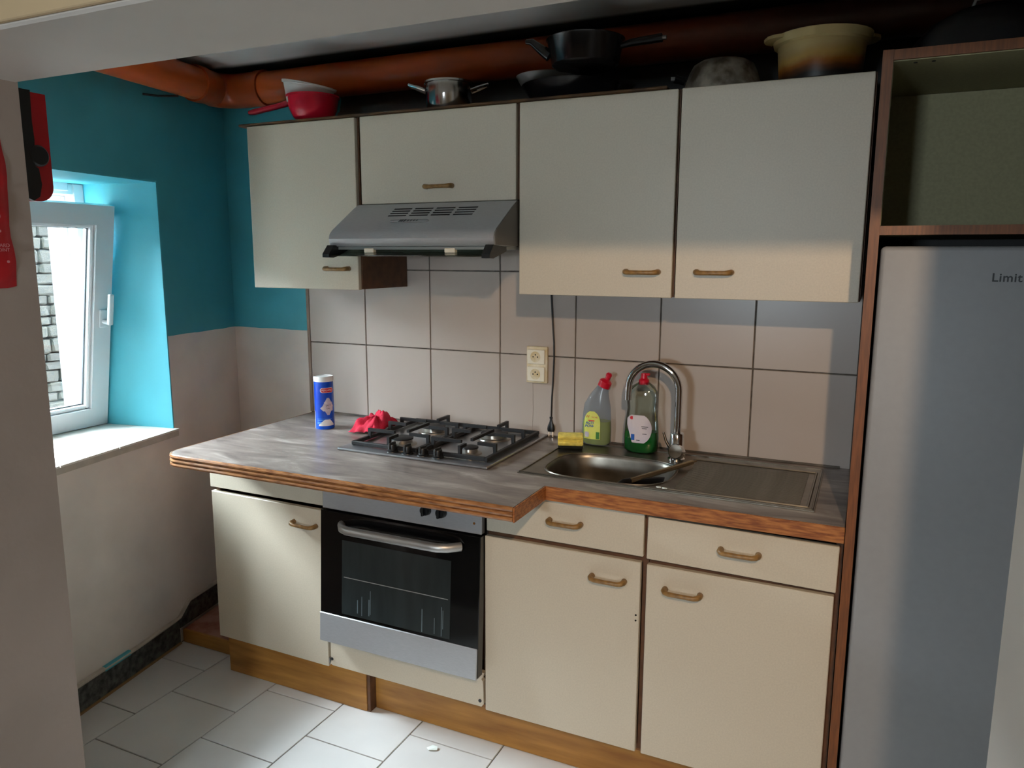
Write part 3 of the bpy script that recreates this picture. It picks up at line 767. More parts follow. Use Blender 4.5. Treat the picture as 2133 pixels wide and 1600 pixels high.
def grate(x0, x1, burners):
    y0, y1 = -0.452, -0.052; z = HZ + 0.009; t = 0.0065
    bm = nb()
    box(bm, x0, x1, y0 - t, y0 + t, z - t, z + t, 0.002); box(bm, x0, x1, y1 - t, y1 + t, z - t, z + t, 0.002)
    box(bm, x0 - t, x0 + t, y0 - t, y1 + t, z - t, z + t, 0.002); box(bm, x1 - t, x1 + t, y0 - t, y1 + t, z - t, z + t, 0.002)
    for fx in (x0, x1):
        for fy in (y0, y1): lathe(bm, [(0.005, HZ + 0.0002), (0.006, z)], (fx, fy, 0), 8, close_top=True)
    gr = obj('grate', bm, M['black'], hb)
    zt = HZ + 0.042
    def finger(px, py, qx, qy):
        bm = nb(); d = Vector((qx - px, qy - py, 0)); L = d.length; d.normalize(); s = Vector((-d.y, d.x, 0)) * 0.0048
        prof = [(0, z - 0.004), (0, zt), (L, zt), (L, zt - 0.010), (0.012, zt - 0.011), (0.010, z - 0.004)]
        a = [bm.verts.new(Vector((px, py, h)) + d * l + s) for l, h in prof]; b = [bm.verts.new(Vector((px, py, h)) + d * l - s) for l, h in prof]
        bm.faces.new(a); bm.faces.new(b[::-1])
        for i in range(6): bm.faces.new((a[i], a[(i + 1) % 6], b[(i + 1) % 6], b[i]))
        obj('grate_finger', bm, M['black'], gr)
    for (bx, by, front) in burners:
        ro = 0.030
        finger(x0, by, bx - ro, by); finger(x1, by, bx + ro, by)
        if front: finger(bx, y0, bx, by - ro)
        else: finger(bx, y1, bx, by + ro)
    ym = (y0 + y1) / 2 + 0.01
    finger(x0, ym, x0 + 0.075, ym); finger(x1, ym, x1 - 0.075, ym)
    bm = nb(); bx, by, _ = burners[0]; bx2, by2, _ = burners[1]
    box(bm, (bx + bx2) / 2 - 0.0048, (bx + bx2) / 2 + 0.0048, min(by, by2) + 0.032, max(by, by2) - 0.032, zt - 0.010, zt)
    obj('grate_finger', bm, M['black'], gr)
grate(0.549, 0.795, [(0.687, -0.366, True), (0.690, -0.165, False)])
grate(0.812, 1.052, [(0.955, -0.380, True), (0.935, -0.160, False)])

# ------------------------------------------------------------------ sink
sk = thing('inset_sink', (1.59, -0.28, WT), 'stainless inset sink with one bowl and a ribbed drainer', 'sink')
SZ = WT + 0.004
def superell(cx, cy, a, b, n, N=48):
    out = []
    for k in range(N):
        t = 2 * PI * k / N; c, s = math.cos(t), math.sin(t)
        out.append((cx + a * math.copysign(abs(c) ** (2 / n), c), cy + b * math.copysign(abs(s) ** (2 / n), s)))
    return out
so = [(1.176, -0.492), (2.008, -0.492), (2.008, -0.066), (1.176, -0.066)]
rim = superell(1.418, -0.335, 0.188, 0.142, 3.2)
bm = plate_with_holes([so, rim], SZ)
# outer turned-down lip and raised rim
ob_ = [e for e in bm.edges if e.is_boundary and all(abs(v.co.x - 1.176) < 1e-4 or abs(v.co.x - 2.008) < 1e-4 or abs(v.co.y + 0.492) < 1e-4 or abs(v.co.y + 0.066) < 1e-4 for v in e.verts)]
r = bmesh.ops.extrude_edge_only(bm, edges=ob_)
for v in [g_ for g_ in r['geom'] if isinstance(g_, bmesh.types.BMVert)]: v.co.z = WT + 0.0006
def ring_loops(bm, loops):
    vs2 = [[bm.verts.new(p) for p in L] for L in loops]
    for i in range(len(vs2) - 1):
        n = len(vs2[i])
        for k in range(n): bm.faces.new((vs2[i][k], vs2[i][(k + 1) % n], vs2[i + 1][(k + 1) % n], vs2[i + 1][k]))
    bm.faces.new(vs2[-1])
obj('drainer_sheet', bm, M['sinksteel'], sk)
bm = nb()
loops = []
for (sc, dz, n) in ((1.0, 0.0, 3.2), (0.985, -0.004, 3.2), (0.97, -0.012, 3.2), (0.955, -0.06, 3.2), (0.93, -0.12, 3.2), (0.86, -0.142, 3.0), (0.6, -0.150, 2.6), (0.2, -0.152, 2.2)):
    loops.append([(x, y, SZ + dz) for x, y in superell(1.418, -0.335, 0.188 * sc, 0.142 * sc, n)])
ring_loops(bm, loops)
obj('bowl', bm, M['sinksteel'], sk, smooth=60)
bm = nb(); L1 = superell(1.418, -0.335, 0.193, 0.147, 3.2); tube(bm, [(x, y, SZ + 0.0005) for x, y in L1] + [(L1[0][0], L1[0][1], SZ + 0.0005)], 0.003, 6, caps=False)
obj('bowl_rim', bm, M['sinksteel'], sk, smooth=True)
bm = nb(); lathe(bm, [(0.045, SZ - 0.1505), (0.042, SZ - 0.147), (0.030, SZ - 0.149), (0.001, SZ - 0.149)], (1.418, -0.335, 0), 24, close_top=True); obj('drain', bm, M['chrome'], sk, smooth=True)
bm = nb(); frame_pts = [(1.625, -0.472), (1.990, -0.472), (1.990, -0.122), (1.625, -0.122)]
for a, b in ((0, 1), (1, 2), (2, 3)):
    tube(bm, [(frame_pts[a][0], frame_pts[a][1], SZ + 0.001), (frame_pts[b][0], frame_pts[b][1], SZ + 0.001)], 0.0035, 6)
obj('drainer_border', bm, M['sinksteel'], sk, smooth=True)
rib_bm = nb(); tube(rib_bm, [(-0.165, 0, 0), (0.165, 0, 0)], 0.0032, 6, squash=0.7)
rib_me = bpy.data.meshes.new('drainer_rib'); rib_bm.to_mesh(rib_me); rib_bm.free(); rib_me.materials.append(M['sinksteel'])
for i in range(30):
    inst('drainer_rib', rib_me, (1.805, -0.455 + i * 0.0107, SZ + 0.0006), sk)
bm = nb(); box(bm, 1.18, 2.005, -0.487, -0.482, SZ - 0.0005, SZ + 0.003, 0.001); box(bm, 1.18, 2.005, -0.076, -0.071, SZ - 0.0005, SZ + 0.003, 0.001)
box(bm, 1.179, 1.184, -0.487, -0.071, SZ - 0.0005, SZ + 0.003, 0.001); box(bm, 2.000, 2.005, -0.487, -0.071, SZ - 0.0005, SZ + 0.003, 0.001)
obj('raised_rim', bm, M['sinksteel'], sk)

# faucet
fc = thing('mixer_tap', (1.575, -0.150, SZ), 'chrome gooseneck mixer tap behind the sink bowl', 'tap')
bm = nb(); lathe(bm, [(0.027, SZ + 0.0008), (0.027, SZ + 0.006), (0.022, SZ + 0.010), (0.0215, SZ + 0.085), (0.019, SZ + 0.088)], (1.575, -0.150, 0), 24, close_top=True)
obj('tap_body', bm, M['chrome'], fc, smooth=True)
bm = nb()
sp = [(1.575, -0.150, 0.985), (1.575, -0.150, 1.123)] + [(1.494 + 0.081 * math.cos(math.radians(a)), -0.150 - 0.004 * (a / 180), 1.123 + 0.081 * math.sin(math.radians(a))) for a in range(10, 181, 10)] + [(1.412, -0.154, 1.083)]
tube(bm, sp, 0.0115, 14); obj('spout', bm, M['chrome'], fc, smooth=True)
bm = nb(); mt = Matrix.Rotation(math.radians(72), 4, 'X') @ Matrix.Identity(4)
lathe(bm, [(0.024, 0.0), (0.024, 0.034), (0.021, 0.040), (0.001, 0.041)], (1.582, -0.162, SZ + 0.028), 24, mt, close_top=True); cart = obj('cartridge', bm, M['chrome'], fc, smooth=True)
bm = nb(); tube(bm, [(1.562, -0.176, SZ + 0.040), (1.548, -0.182, SZ + 0.066), (1.540, -0.186, SZ + 0.094)], [0.006, 0.0045, 0.004], 10); obj('lever', bm, M['chrome'], fc, smooth=True)

# ------------------------------------------------------------------ bottles on the sink back
def section_body(bm, secs, n=28, p=2.6, cap=True):
    """secs: (cx, cy, z, halfwidth, halfdepth, tiltx)"""
    rings = []
    for cx, cy, zc, a, b, tl in secs:
        ring = []
        for k in range(n):
            t = 2 * PI * k / n; c, s = math.cos(t), math.sin(t)
            x = a * math.copysign(abs(c) ** (2 / p), c); y = b * math.copysign(abs(s) ** (2 / p), s)
            ring.append(bm.verts.new((cx + x * math.cos(tl), cy + y, zc - x * math.sin(tl))))
        rings.append(ring)
    for i in range(len(rings) - 1):
        for k in range(n): bm.faces.new((rings[i][k], rings[i][(k + 1) % n], rings[i + 1][(k + 1) % n], rings[i + 1][k]))
    if cap: bm.faces.new(rings[0][::-1]); bm.faces.new(rings[-1])
    return bm
by = -0.070; bz = SZ + 0.0035
tb = thing('cleaner_bottle', (1.281, by, bz), 'grey toilet-cleaner bottle with angled neck, red cap and yellow label', 'bottle')
secs = [(1.281, by, bz, 0.042, 0.024, 0), (1.281, by, bz + 0.008, 0.049, 0.029, 0), (1.281, by, bz + 0.05, 0.050, 0.030, 0), (1.281, by, bz + 0.10, 0.048, 0.029, 0), (1.282, by, bz + 0.135, 0.045, 0.027, 0.05), (1.289, by, bz + 0.162, 0.035, 0.023, 0.25), (1.297, by, bz + 0.185, 0.024, 0.019, 0.42), (1.304, by, bz + 0.205, 0.0165, 0.0155, 0.5)]
bm = section_body(nb(), secs); obj('bottle_body', bm, M['bottle_grey'], tb, smooth=50)
sh = lambda s, k: (s[0], s[1], s[2] + 0.0015, s[3] - k, s[4] - k, s[5])
bm = section_body(nb(), [sh(s, 0.0015) for s in secs[:3]] + [(1.281, by, bz + 0.082, 0.0475, 0.0275, 0)]); obj('liquid', bm, M['liq_yellow'], tb, smooth=50)
ct = Matrix.Rotation(math.radians(24), 4, 'Y')
bm = nb(); lathe(bm, [(0.0215, -0.014), (0.0215, 0.006), (0.016, 0.011), (0.009, 0.014), (0.009, 0.024), (0.0105, 0.026), (0.0105, 0.033), (0.006, 0.038)], (1.308, by, bz + 0.213), 20, ct, close_top=True)
obj('cap', bm, M['red'], tb, smooth=30)
def curved_label(bm, pts_fn, cx, cy, a, b, p, off, us, zs_):
    """grid patch wrapped on the front of a superellipse body. us: x offsets, zs_: heights"""
    pass
def front_y(cx, cy, a, b, x, p=2.6, off=0.0007):
    t = min(0.999, abs((x - cx) / a)); return cy - (b * (1 - t ** p) ** (1 / p)) - off
def label_patch(outline_fn, z0, z1, cx, cy, a, b, nx=12, nz=14, off=0.0008):
    bm = nb(); rows = []
    for j in range(nz + 1):
        z = z0 + (z1 - z0) * j / nz; xl, xr = outline_fn(j / nz)
        rows.append([bm.verts.new((cx + xl + (xr - xl) * i / nx, front_y(cx, cy, a, b, cx + xl + (xr - xl) * i / nx, off=off), z)) for i in range(nx + 1)])
    for j in range(nz):
        for i in range(nx): bm.faces.new((rows[j][i], rows[j][i + 1], rows[j + 1][i + 1], rows[j + 1][i]))
    return bm
def lab1(t): 
    w = 0.030 if t < 0.6 else 0.030 * math.sqrt(max(0.02, 1 - ((t - 0.6) / 0.42) ** 2)); return (-0.010 - w + 0.002, -0.010 + w)
lb = obj('label', label_patch(lab1, bz + 0.022, bz + 0.118, 1.283, by, 0.051, 0.031), M['label_yellow'], tb)
def on_front(s, size, x, z, cx, cy, a, b, m, par, off=0.0016, shear=0.0, bold=0.0):
    mm = Matrix.Translation((x, front_y(cx, cy, a, b, x, off=off), z)) @ Matrix.Rotation(math.atan2(-(x - cx), 0.09), 4, 'Z') @ FRONT
    return obj('lettering', text_bm(s, size, mm, 0.0002, shear, bold), m, par, recalc=False)
A1 = (1.283, by, 0.051, 0.031)
on_front('W5', 0.013, 1.262, bz + 0.099, *A1, M['print_red'], lb)
on_front('WC GEL', 0.006, 1.284, bz + 0.098, *A1, M['print_red'], lb)
on_front('ACTIVE', 0.0115, 1.273, bz + 0.078, *A1, M['print_blue'], lb, shear=0.15, bold=0.0003)
on_front('POWER', 0.0125, 1.273, bz + 0.067, *A1, M['print_blue'], lb, shear=0.15, bold=0.0003)
obj('print_patch', label_patch(lambda t: (0.006, 0.018), bz + 0.024, bz + 0.048, *A1, nx=4, nz=3, off=0.0013), M['label_green'], lb)
obj('print_patch', label_patch(lambda t: (-0.036 + .004 * abs(t - .5), -0.018 - .006 * abs(t - .5)), bz + 0.028, bz + 0.046, *A1, nx=4, nz=5, off=0.0013), M['print_pale'], lb)
obj('print_patch', label_patch(lambda t: (-0.022, 0.000), bz + 0.084, bz + 0.088, *A1, nx=4, nz=1, off=0.0012), M['print_red'], lb)

dy_ = -0.100
ds = thing('dish_soap_bottle', (1.446, dy_, SZ), 'clear dish-soap bottle half full of green liquid behind the tap', 'bottle')
z0 = SZ + 0.0015
secs = [(1.446, dy_, z0, 0.046, 0.026, 0), (1.446, dy_, z0 + 0.008, 0.056, 0.031, 0), (1.446, dy_, z0 + 0.05, 0.057, 0.032, 0), (1.446, dy_, z0 + 0.10, 0.054, 0.031, 0), (1.446, dy_, z0 + 0.145, 0.048, 0.029, 0), (1.446, dy_, z0 + 0.175, 0.051, 0.029, 0), (1.447, dy_, z0 + 0.20, 0.049, 0.028, 0), (1.448, dy_, z0 + 0.220, 0.036, 0.023, 0), (1.449, dy_, z0 + 0.234, 0.015, 0.015, 0)]
bm = section_body(nb(), secs); obj('bottle_body', bm, M['bottle_clear'], ds, smooth=50)
bm = section_body(nb(), [sh(s, 0.0018) for s in secs[:3]] + [(1.446, dy_, z0 + 0.070, 0.0545, 0.0295, 0)]); obj('liquid', bm, M['liq_green'], ds, smooth=50)
bm = nb(); lathe(bm, [(0.017, 0.0), (0.017, 0.014), (0.011, 0.020), (0.0095, 0.036)], (1.449, dy_, z0 + 0.226), 20, close_top=True)
box(bm, 1.444, 1.468, dy_ - 0.005, dy_ + 0.005, z0 + 0.255, z0 + 0.263, 0.002); obj('cap', bm, M['red'], ds, smooth=30)
def lab2(t):
    w = 0.041 * math.sqrt(max(0.03, 1 - ((t - 0.5) / 0.55) ** 2)); w2 = 0.041 * (0.55 + 0.45 * min(1, t * 1.6)); return (-min(w + .01, w2), w)
A2 = (1.446, dy_, 0.058, 0.033)
lb2 = obj('label', label_patch(lab2, z0 + 0.036, z0 + 0.128, *A2), M['label_pink'], ds)
obj('print_patch', label_patch(lambda t: (-0.026, -0.014), z0 + 0.044, z0 + 0.064, *A2, nx=4, nz=2, off=0.0013), M['print_blue'], lb2)
bm = nb(); lathe(bm, [(0.006, 0), (0.006, 0.0008)], (1.421, front_y(*A2, 1.421, off=0.0005), z0 + 0.118), 14, Matrix.Rotation(PI / 2, 4, 'X'), close_top=True); obj('print_mark', bm, M['print_red'], lb2)
for i, (xa, xb, zz) in enumerate(((0.008, 0.030, 0.090), (0.010, 0.026, 0.084), (0.012, 0.026, 0.066), (-0.008, 0.004, 0.044))):
    obj('print_line', label_patch(lambda t: (xa, xb), z0 + zz, z0 + zz + 0.002, *A2, nx=4, nz=1, off=0.0013), M['print_dark'], lb2)

# sponge
spg = thing('sponge', (1.222, -0.190, SZ), 'yellow kitchen sponge with black scouring pad on the sink edge', 'sponge')
sm = Matrix.Translation((1.222, -0.165, SZ + 0.006)) @ Matrix.Rotation(0.35, 4, 'Z') @ Matrix.Rotation(-0.10, 4, 'X')
prof = [(-0.026, 0.008), (0.026, 0.008), (0.033, 0.013), (0.017, 0.025), (0.033, 0.035), (0.024, 0.047), (0.008, 0.049), (-0.018, 0.046), (-0.031, 0.036), (-0.019, 0.024), (-0.031, 0.014)]
bm = nb(); prism(bm, prof, 'x', -0.042, 0.042)
bmesh.ops.bevel(bm, geom=bm.edges[:], offset=0.0025, segments=2, affect='EDGES', clamp_overlap=True)
bm.transform(sm); obj('foam', bm, M['sponge'], spg, smooth=50)
bm = B(-0.041, 0.041, -0.026, 0.026, -0.001, 0.008, 0.002); bm.transform(sm); obj('scouring_pad', bm, M['scour'], spg)

# tools in the sink
ut = thing('cooking_spatula', (1.52, -0.40, SZ), 'black spatula with metal handle lying across the sink bowl', 'utensil')
a = Vector((1.505, -0.445, SZ + 0.000)); b = Vector((1.640, -0.215, SZ + 0.016))
bm = nb(); tube(bm, [a, a + (b - a) * 0.3, b], [0.0075, 0.008, 0.007], 12); tube(bm, [b, b + (b - a).normalized() * 0.016], 0.003, 8); obj('grip', bm, M['metalhandle'], ut, smooth=40)
bm = nb(); e = a - (b - a).normalized() * 0.05
tube(bm, [a + (b - a) * 0.02, a - (b - a).normalized() * 0.02 + Vector((0, 0, 0.002)), e + Vector((0, 0, -0.008)), e + Vector((-0.022, -0.012, -0.045))], [0.0095, 0.010, 0.008, 0.008], 10); obj('neck', bm, M['blackpl'], ut, smooth=True)
bm = B(1.395, 1.470, -0.455, -0.405, SZ - 0.128, SZ - 0.118, 0.003)
bm.transform(Matrix.Translation((1.43, -0.43, SZ - 0.10)) @ Matrix.Rotation(-0.5, 4, 'Y') @ Matrix.Translation((-1.43, 0.43, -SZ + 0.10))); obj('blade', bm, M['blackpl'], ut)
tl = thing('slotted_turner', (1.54, -0.40, SZ - 0.10), 'black slotted turner head standing in the sink bowl', 'utensil')
bm = nb(); prism(bm, [(-0.05, -0.012), (0.03, -0.02), (0.038, 0.018), (-0.01, 0.012), (-0.045, 0.006)], 'y', -0.003, 0.003)
bm.transform(Matrix.Translation((1.556, -0.398, SZ - 0.010)) @ Matrix.Rotation(0.25, 4, 'Z') @ Matrix.Rotation(0.25, 4, 'X') @ Matrix.Scale(1.1, 4)); obj('turner_head', bm, M['blackpl'], tl)
bm = nb(); tube(bm, [(1.535, -0.400, SZ - 0.035), (1.47, -0.360, SZ - 0.075), (1.39, -0.330, SZ - 0.135)], 0.005, 8); obj('turner_shaft', bm, M['blackpl'], tl)
for (x, y, l) in ((1.600, -0.470, 'small white food crumb on the sink front edge'), (1.618, -0.474, 'larger white food crumb on the sink front edge')):
    bm = nb(); bmesh.ops.create_icosphere(bm, subdivisions=1, radius=0.0065, matrix=Matrix.Translation((x, y, SZ + 0.003)) @ Matrix.Diagonal((1.4, 0.9, 0.35, 1)))
    o = obj('food_crumb', bm, M['scrap_white'], origin=(x, y, SZ)); tag(o, l, 'crumb', 'crumbs on the sink')

# ------------------------------------------------------------------ things on the worktop
sx_, sy_ = 0.266, -0.250; sr = 0.0355; sh_ = 0.200
sc = thing('salt_canister', (sx_, sy_, WT), 'tall blue salt canister with white lid on the worktop', 'canister')
bm = nb(); lathe(bm, [(sr - 0.001, WT + 0.0006), (sr, WT + 0.003), (sr, WT + sh_ - 0.020)], (sx_, sy_, 0), 40, close_top=True); can = obj('can', bm, M['blue'], sc, smooth=40)
bm = nb(); lathe(bm, [(sr + 0.0012, WT + sh_ - 0.020), (sr + 0.0012, WT + sh_ - 0.004), (sr - 0.001, WT + sh_ - 0.001), (sr - 0.004, WT + sh_ - 0.004)], (sx_, sy_, 0), 40, close_top=True); obj('lid', bm, M['whitepl'], sc, smooth=40)
# printed shapes wrapped on the can; angle 0 faces the camera
va = math.atan2(-2.51 - sy_, 2.1 - sx_)
def can_pt(u, z, off): 
    t = va + u / sr; return Vector((sx_ + (sr + off) * math.cos(t), sy_ + (sr + off) * math.sin(t), WT + z))
def can_patch(outline, z0, z1, m, off, name='print_patch', nx=8, nz=8):
    bm = nb(); rows = []
    for j in range(nz + 1):
        xl, xr = outline(j / nz); z = z0 + (z1 - z0) * j / nz
        rows.append([bm.verts.new(can_pt(xl + (xr - xl) * i / nx, z, off)) for i in range(nx + 1)])
    for j in range(nz):
        for i in range(nx): bm.faces.new((rows[j][i], rows[j][i + 1], rows[j + 1][i + 1], rows[j + 1][i]))
    return obj(name, bm, m, can, smooth=True)
def can_text(s, size, u, z, m, off=0.0013):
    bm = text_bm(s, size, Matrix.Identity(4), 0.0)
    for v in bm.verts: v.co = can_pt(u + v.co.x, z + v.co.y, off)
    return obj('lettering', bm, m, can, recalc=False)
ell = lambda c, a: (lambda t: (c - a * math.sqrt(max(0, 1 - (2 * t - 1) ** 2)) - 0.0, c + a * math.sqrt(max(0, 1 - (2 * t - 1) ** 2))))
rnd = lambda c, a: (lambda t: (c - a + 0.006 * abs(2 * t - 1) ** 3, c + a - 0.006 * abs(2 * t - 1) ** 3))
can_patch(rnd(0.012, 0.026), 0.139, 0.158, M['print_white'], 0.0003)
can_patch(rnd(0.013, 0.0245), 0.1405, 0.1565, M['print_red'], 0.0007)
can_text('PERLANO', 0.0098, 0.013, 0.1485, M['print_white'])
star = lambda t: (0.014 - (0.004 + 0.018 * (1 - abs(2 * t - 1))), 0.014 + (0.004 + 0.018 * (1 - abs(2 * t - 1))))
can_patch(star, 0.055, 0.120, M['print_pale'], 0.0005)
can_patch(lambda t: (-0.016 + .012 * abs(2 * t - 1), 0.034), 0.070, 0.092, M['print_pale'], 0.0004)
can_text('SEL FIN', 0.0095, 0.014, 0.101, M['print_white'])
can_text('SALT', 0.0085, 0.014, 0.091, M['print_dark'])
can_text('SAL', 0.0085, 0.014, 0.080, M['print_dark'])
can_patch(lambda t: (-0.03, 0.030), 0.040, 0.0415, M['lightblue'], 0.0004, nz=1)
can_patch(lambda t: (-0.03, 0.020), 0.034, 0.0372, M['lightblue'], 0.0004, nz=1)
can_patch(lambda t: (-0.03, -0.012), 0.022, 0.030, M['lightblue'], 0.0004, nz=1)
can_patch(lambda t: (-0.024 + 0.030 * max(0, t - .2) , 0.036 - 0.020 * max(0, t - .2)), 0.014, 0.038, M['print_white'], 0.0006)
can_patch(lambda t: (-0.046, -0.043), 0.004, 0.070, M['print_white'], 0.0006, nz=2)

# crumpled red cloth
def cloth():
    bm = nb(); N = 34; grid = []
    for j in range(N + 1):
        row = []
        for i in range(N + 1):
            u, v = i / N * 2 - 1, j / N * 2 - 1
            r = max(abs(u), abs(v)) * 0.7 + 0.3 * math.sqrt(u * u + v * v) / 1.2
            th = math.atan2(v, u)
            fold = math.sin(th * 9 + 2.3 * r * 3) * 0.35 + math.sin(th * 5 + 1.3) * 0.4 + math.sin(u * 11 + v * 7) * 0.18
            h = max(0.0, (1 - r ** 3.2)) * (0.040 + 0.010 * fold + 0.016 * max(0, u) * (1 - abs(v)) + 0.010 * math.exp(-((u * 0.6 + v - 0.25) / 0.22) ** 2)) + 0.004 * fold * (r > 0.3) + 0.003
            if u > 0: h *= 1.08
            rad = 0.066 * (1 + 0.14 * fold * r); h = h * 1.15 + (0.011 if u > 0.55 else 0.0)
            x = u * rad * 1.00; y = v * rad * 0.95
            row.append(bm.verts.new((0.470 + x, -0.215 + y * 1.15, WT + 0.0015 + max(0.0, h))))
        grid.append(row)
    for j in range(N):
        for i in range(N): bm.faces.new((grid[j][i], grid[j][i + 1], grid[j + 1][i + 1], grid[j + 1][i]))
    return bm
cl = obj('cleaning_cloth', cloth(), M['redcloth'], origin=(0.485, -0.215, WT), smooth=80); tag(cl, 'crumpled red cleaning cloth beside the gas hob', 'cloth')
md = cl.modifiers.new('thick', 'SOLIDIFY'); md.thickness = 0.0012; md.offset = 1

# socket
sk2 = thing('double_socket', (1.037, -0.012, 1.157), 'ivory double wall socket on the tiles above the hob', 'socket')
obj('back_plate', B(0.997, 1.077, -0.026, -0.0125, 1.091, 1.222, 0.003, 2), M['ivorydirty'], sk2)
for zc in (1.186, 1.124):
    bm = B(1.003, 1.070, -0.034, -0.0262, zc - 0.026, zc + 0.026, 0.003, 2); fc_ = obj('socket_cover', bm, M['ivory'], sk2)
    bm = nb(); lathe(bm, [(0.0195, 0.0006), (0.0185, 0.0004), (0.0170, -0.0002), (0.001, -0.0002)], (1.035, -0.0342, zc), 28, Matrix.Rotation(PI / 2, 4, 'X'), close_top=True); obj('socket_well', bm, M['ivorydirty'], fc_, smooth=30)
    bm = nb()
    for (dx, dz, r_) in ((-0.0085, 0, 0.0026), (0.0085, 0, 0.0026), (0.0, 0.0075, 0.0026)):
        lathe(bm, [(r_, 0.0), (r_, 0.0012)], (1.035 + dx, -0.0342, zc + dz), 10, Matrix.Rotation(PI / 2, 4, 'X'), close_top=True)
    obj('contact_hole', bm, M['vent'], fc_)
# cable with plug
cb = thing('power_cable', (1.093, -0.018, 1.16), 'black cable with a flat plug dangling over the tiles', 'cable')
bm = nb(); tube(bm, [(1.086, -0.018, 1.46), (1.087, -0.018, 1.404), (1.092, -0.018, 1.329), (1.099, -0.018, 1.24), (1.100, -0.018, 1.184), (1.097, -0.018, 1.10), (1.094, -0.019, 1.04), (1.093, -0.020, 0.967)], 0.0033, 8); obj('cord', bm, M['blackpl'], cb, smooth=True)
bm = nb(); lathe(bm, [(0.006, 0.972), (0.0065, 0.968), (0.0045, 0.962), (0.007, 0.952), (0.013, 0.938), (0.0145, 0.926), (0.012, 0.918)][::-1], (1.093, -0.022, 0), 16, sy=0.5, close_top=True); pg = obj('plug', bm, M['blackpl'], cb, smooth=40)
bm = nb()
for dx in (-0.0075, 0.0075): lathe(bm, [(0.0022, 0.900), (0.0022, 0.919)], (1.093 + dx, -0.022, 0), 8, close_top=True)
obj('plug_pin', bm, M['chrome'], pg)

# ------------------------------------------------------------------ wall units
YU = -0.315; UZ0, UZ1 = 1.423, 1.997
def upper(x0, x1, z0, z1, label, hx, hz, side=None):
    t = thing('wall_cabinet', ((x0 + x1) / 2, -0.16, z0), label, 'cabinet', 'cream kitchen units')
    bm = nb(); tt = 0.016; yf, yb = YU + 0.019, -0.0135
    box(bm, x0, x0 + tt, yf, yb, z0, z1); box(bm, x1 - tt, x1, yf, yb, z0, z1); box(bm, x0 + tt, x1 - tt, yf, yb, z0, z0 + tt); box(bm, x0 + tt, x1 - tt, yf, yb, z1 - tt, z1); box(bm, x0 + tt, x1 - tt, yb - 0.005, yb, z0 + tt, z1 - tt)
    obj('body', bm, M['carc'], t)
    d = door('door', x0 + 0.002, x1 - 0.004, z0 - 0.002, z1 - 0.002, t, YU)
    handle(d, hx, YU, hz)
    return t
u1 = upper(0.014, 0.492, UZ0, UZ1, 'cream wall cabinet left of the cooker hood', 0.402, 1.494)
u2 = upper(0.508, 1.090, 1.712, UZ1, 'short cream flap cabinet above the cooker hood', 0.815, 1.760)
u3 = upper(1.096, 1.582, UZ0, UZ1, 'cream wall cabinet directly right of the cooker hood', 1.491, 1.495)
u4 = upper(1.586, 2.074, UZ0, UZ1, 'cream wall cabinet next to the tall brown panel', 1.696, 1.496)
bm = B(-0.028, 1.545, YU + 0.004, -0.02, UZ1 + 0.0005, UZ1 + 0.010, 0.003)
tp = obj('top_board', bm, mat('worn_dark_board', '#3A2A1E', 0.75, col2='#6A4A28', vscale=9), origin=(0.8, -0.16, UZ1)); tag(tp, 'thin worn dark board lying on top of the wall cabinets', 'board')

# hood
hd = thing('cooker_hood', (0.79, -0.25, 1.55), 'brushed steel slim cooker hood with glass visor', 'hood')
hprof = [(-0.014, 1.708), (-0.318, 1.708), (-0.345, 1.693), (-0.462, 1.620), (-0.476, 1.607), (-0.481, 1.592), (-0.478, 1.578), (-0.470, 1.568), (-0.014, 1.560)]
bm = nb(); prism(bm, hprof[1:8] + [(-0.318, 1.568)], 'x', 0.497, 1.091); hs = obj('front_shell', bm, M['steel'], hd, smooth=30)
bm = nb(); prism(bm, [(-0.316, 1.7075), (-0.344, 1.692), (-0.460, 1.619), (-0.472, 1.600), (-0.468, 1.572), (-0.014, 1.562), (-0.014, 1.7075)], 'x', 0.4985, 0.4960); obj('side_panel', bm, M['hoodside'], hd)
bm = nb(); prism(bm, [(-0.316, 1.7075), (-0.344, 1.692), (-0.460, 1.619), (-0.472, 1.600), (-0.468, 1.572), (-0.014, 1.562), (-0.014, 1.7075)], 'x', 1.0905, 1.0930); obj('side_panel', bm, M['hoodside'], hd)
obj('underside', B(0.498, 1.090, -0.462, -0.02, 1.558, 1.567), mat('hood_filter', '#8C908E', 0.5, 0.6), hd)
# vent slots
sd = Vector((0, -0.117, -0.073)).normalized(); sn = Vector((0, -0.073, 0.117)).normalized()
for rI in range(4):
    for cI in range(4):
        cx = 0.700 + cI * 0.080; p = Vector((cx, -0.345, 1.693)) + sd * (0.008 + 0.0145 * rI) + sn * 0.0004
        bm = nb(); w = Vector((0.034, 0, 0)); h = sd * 0.0032
        v = [bm.verts.new(p + q) for q in (-w - h, w - h, w + h, -w + h)]; f = bm.faces.new(v)
        ex = bmesh.ops.extrude_face_region(bm, geom=[f]); bmesh.ops.translate(bm, verts=[g_ for g_ in ex['geom'] if isinstance(g_, bmesh.types.BMVert)], vec=-sn * 0.001)
        obj('vent_slot', bm, M['vent'], hs)
cpt = Vector((0.765, -0.345, 1.693)) + sd * 0.088 + sn * 0.0012
bm = nb(); ring = [cpt + Vector((0.072 * math.copysign(abs(math.cos(t)) ** 0.7, math.cos(t)), 0, 0)) + sd * (0.010 * math.sin(t)) for t in [2 * PI * i / 40 for i in range(41)]]
tube(bm, ring, 0.0012, 6, caps=False); bd = obj('badge', bm, M['steelsoft'], hs, smooth=True)
bm = nb()
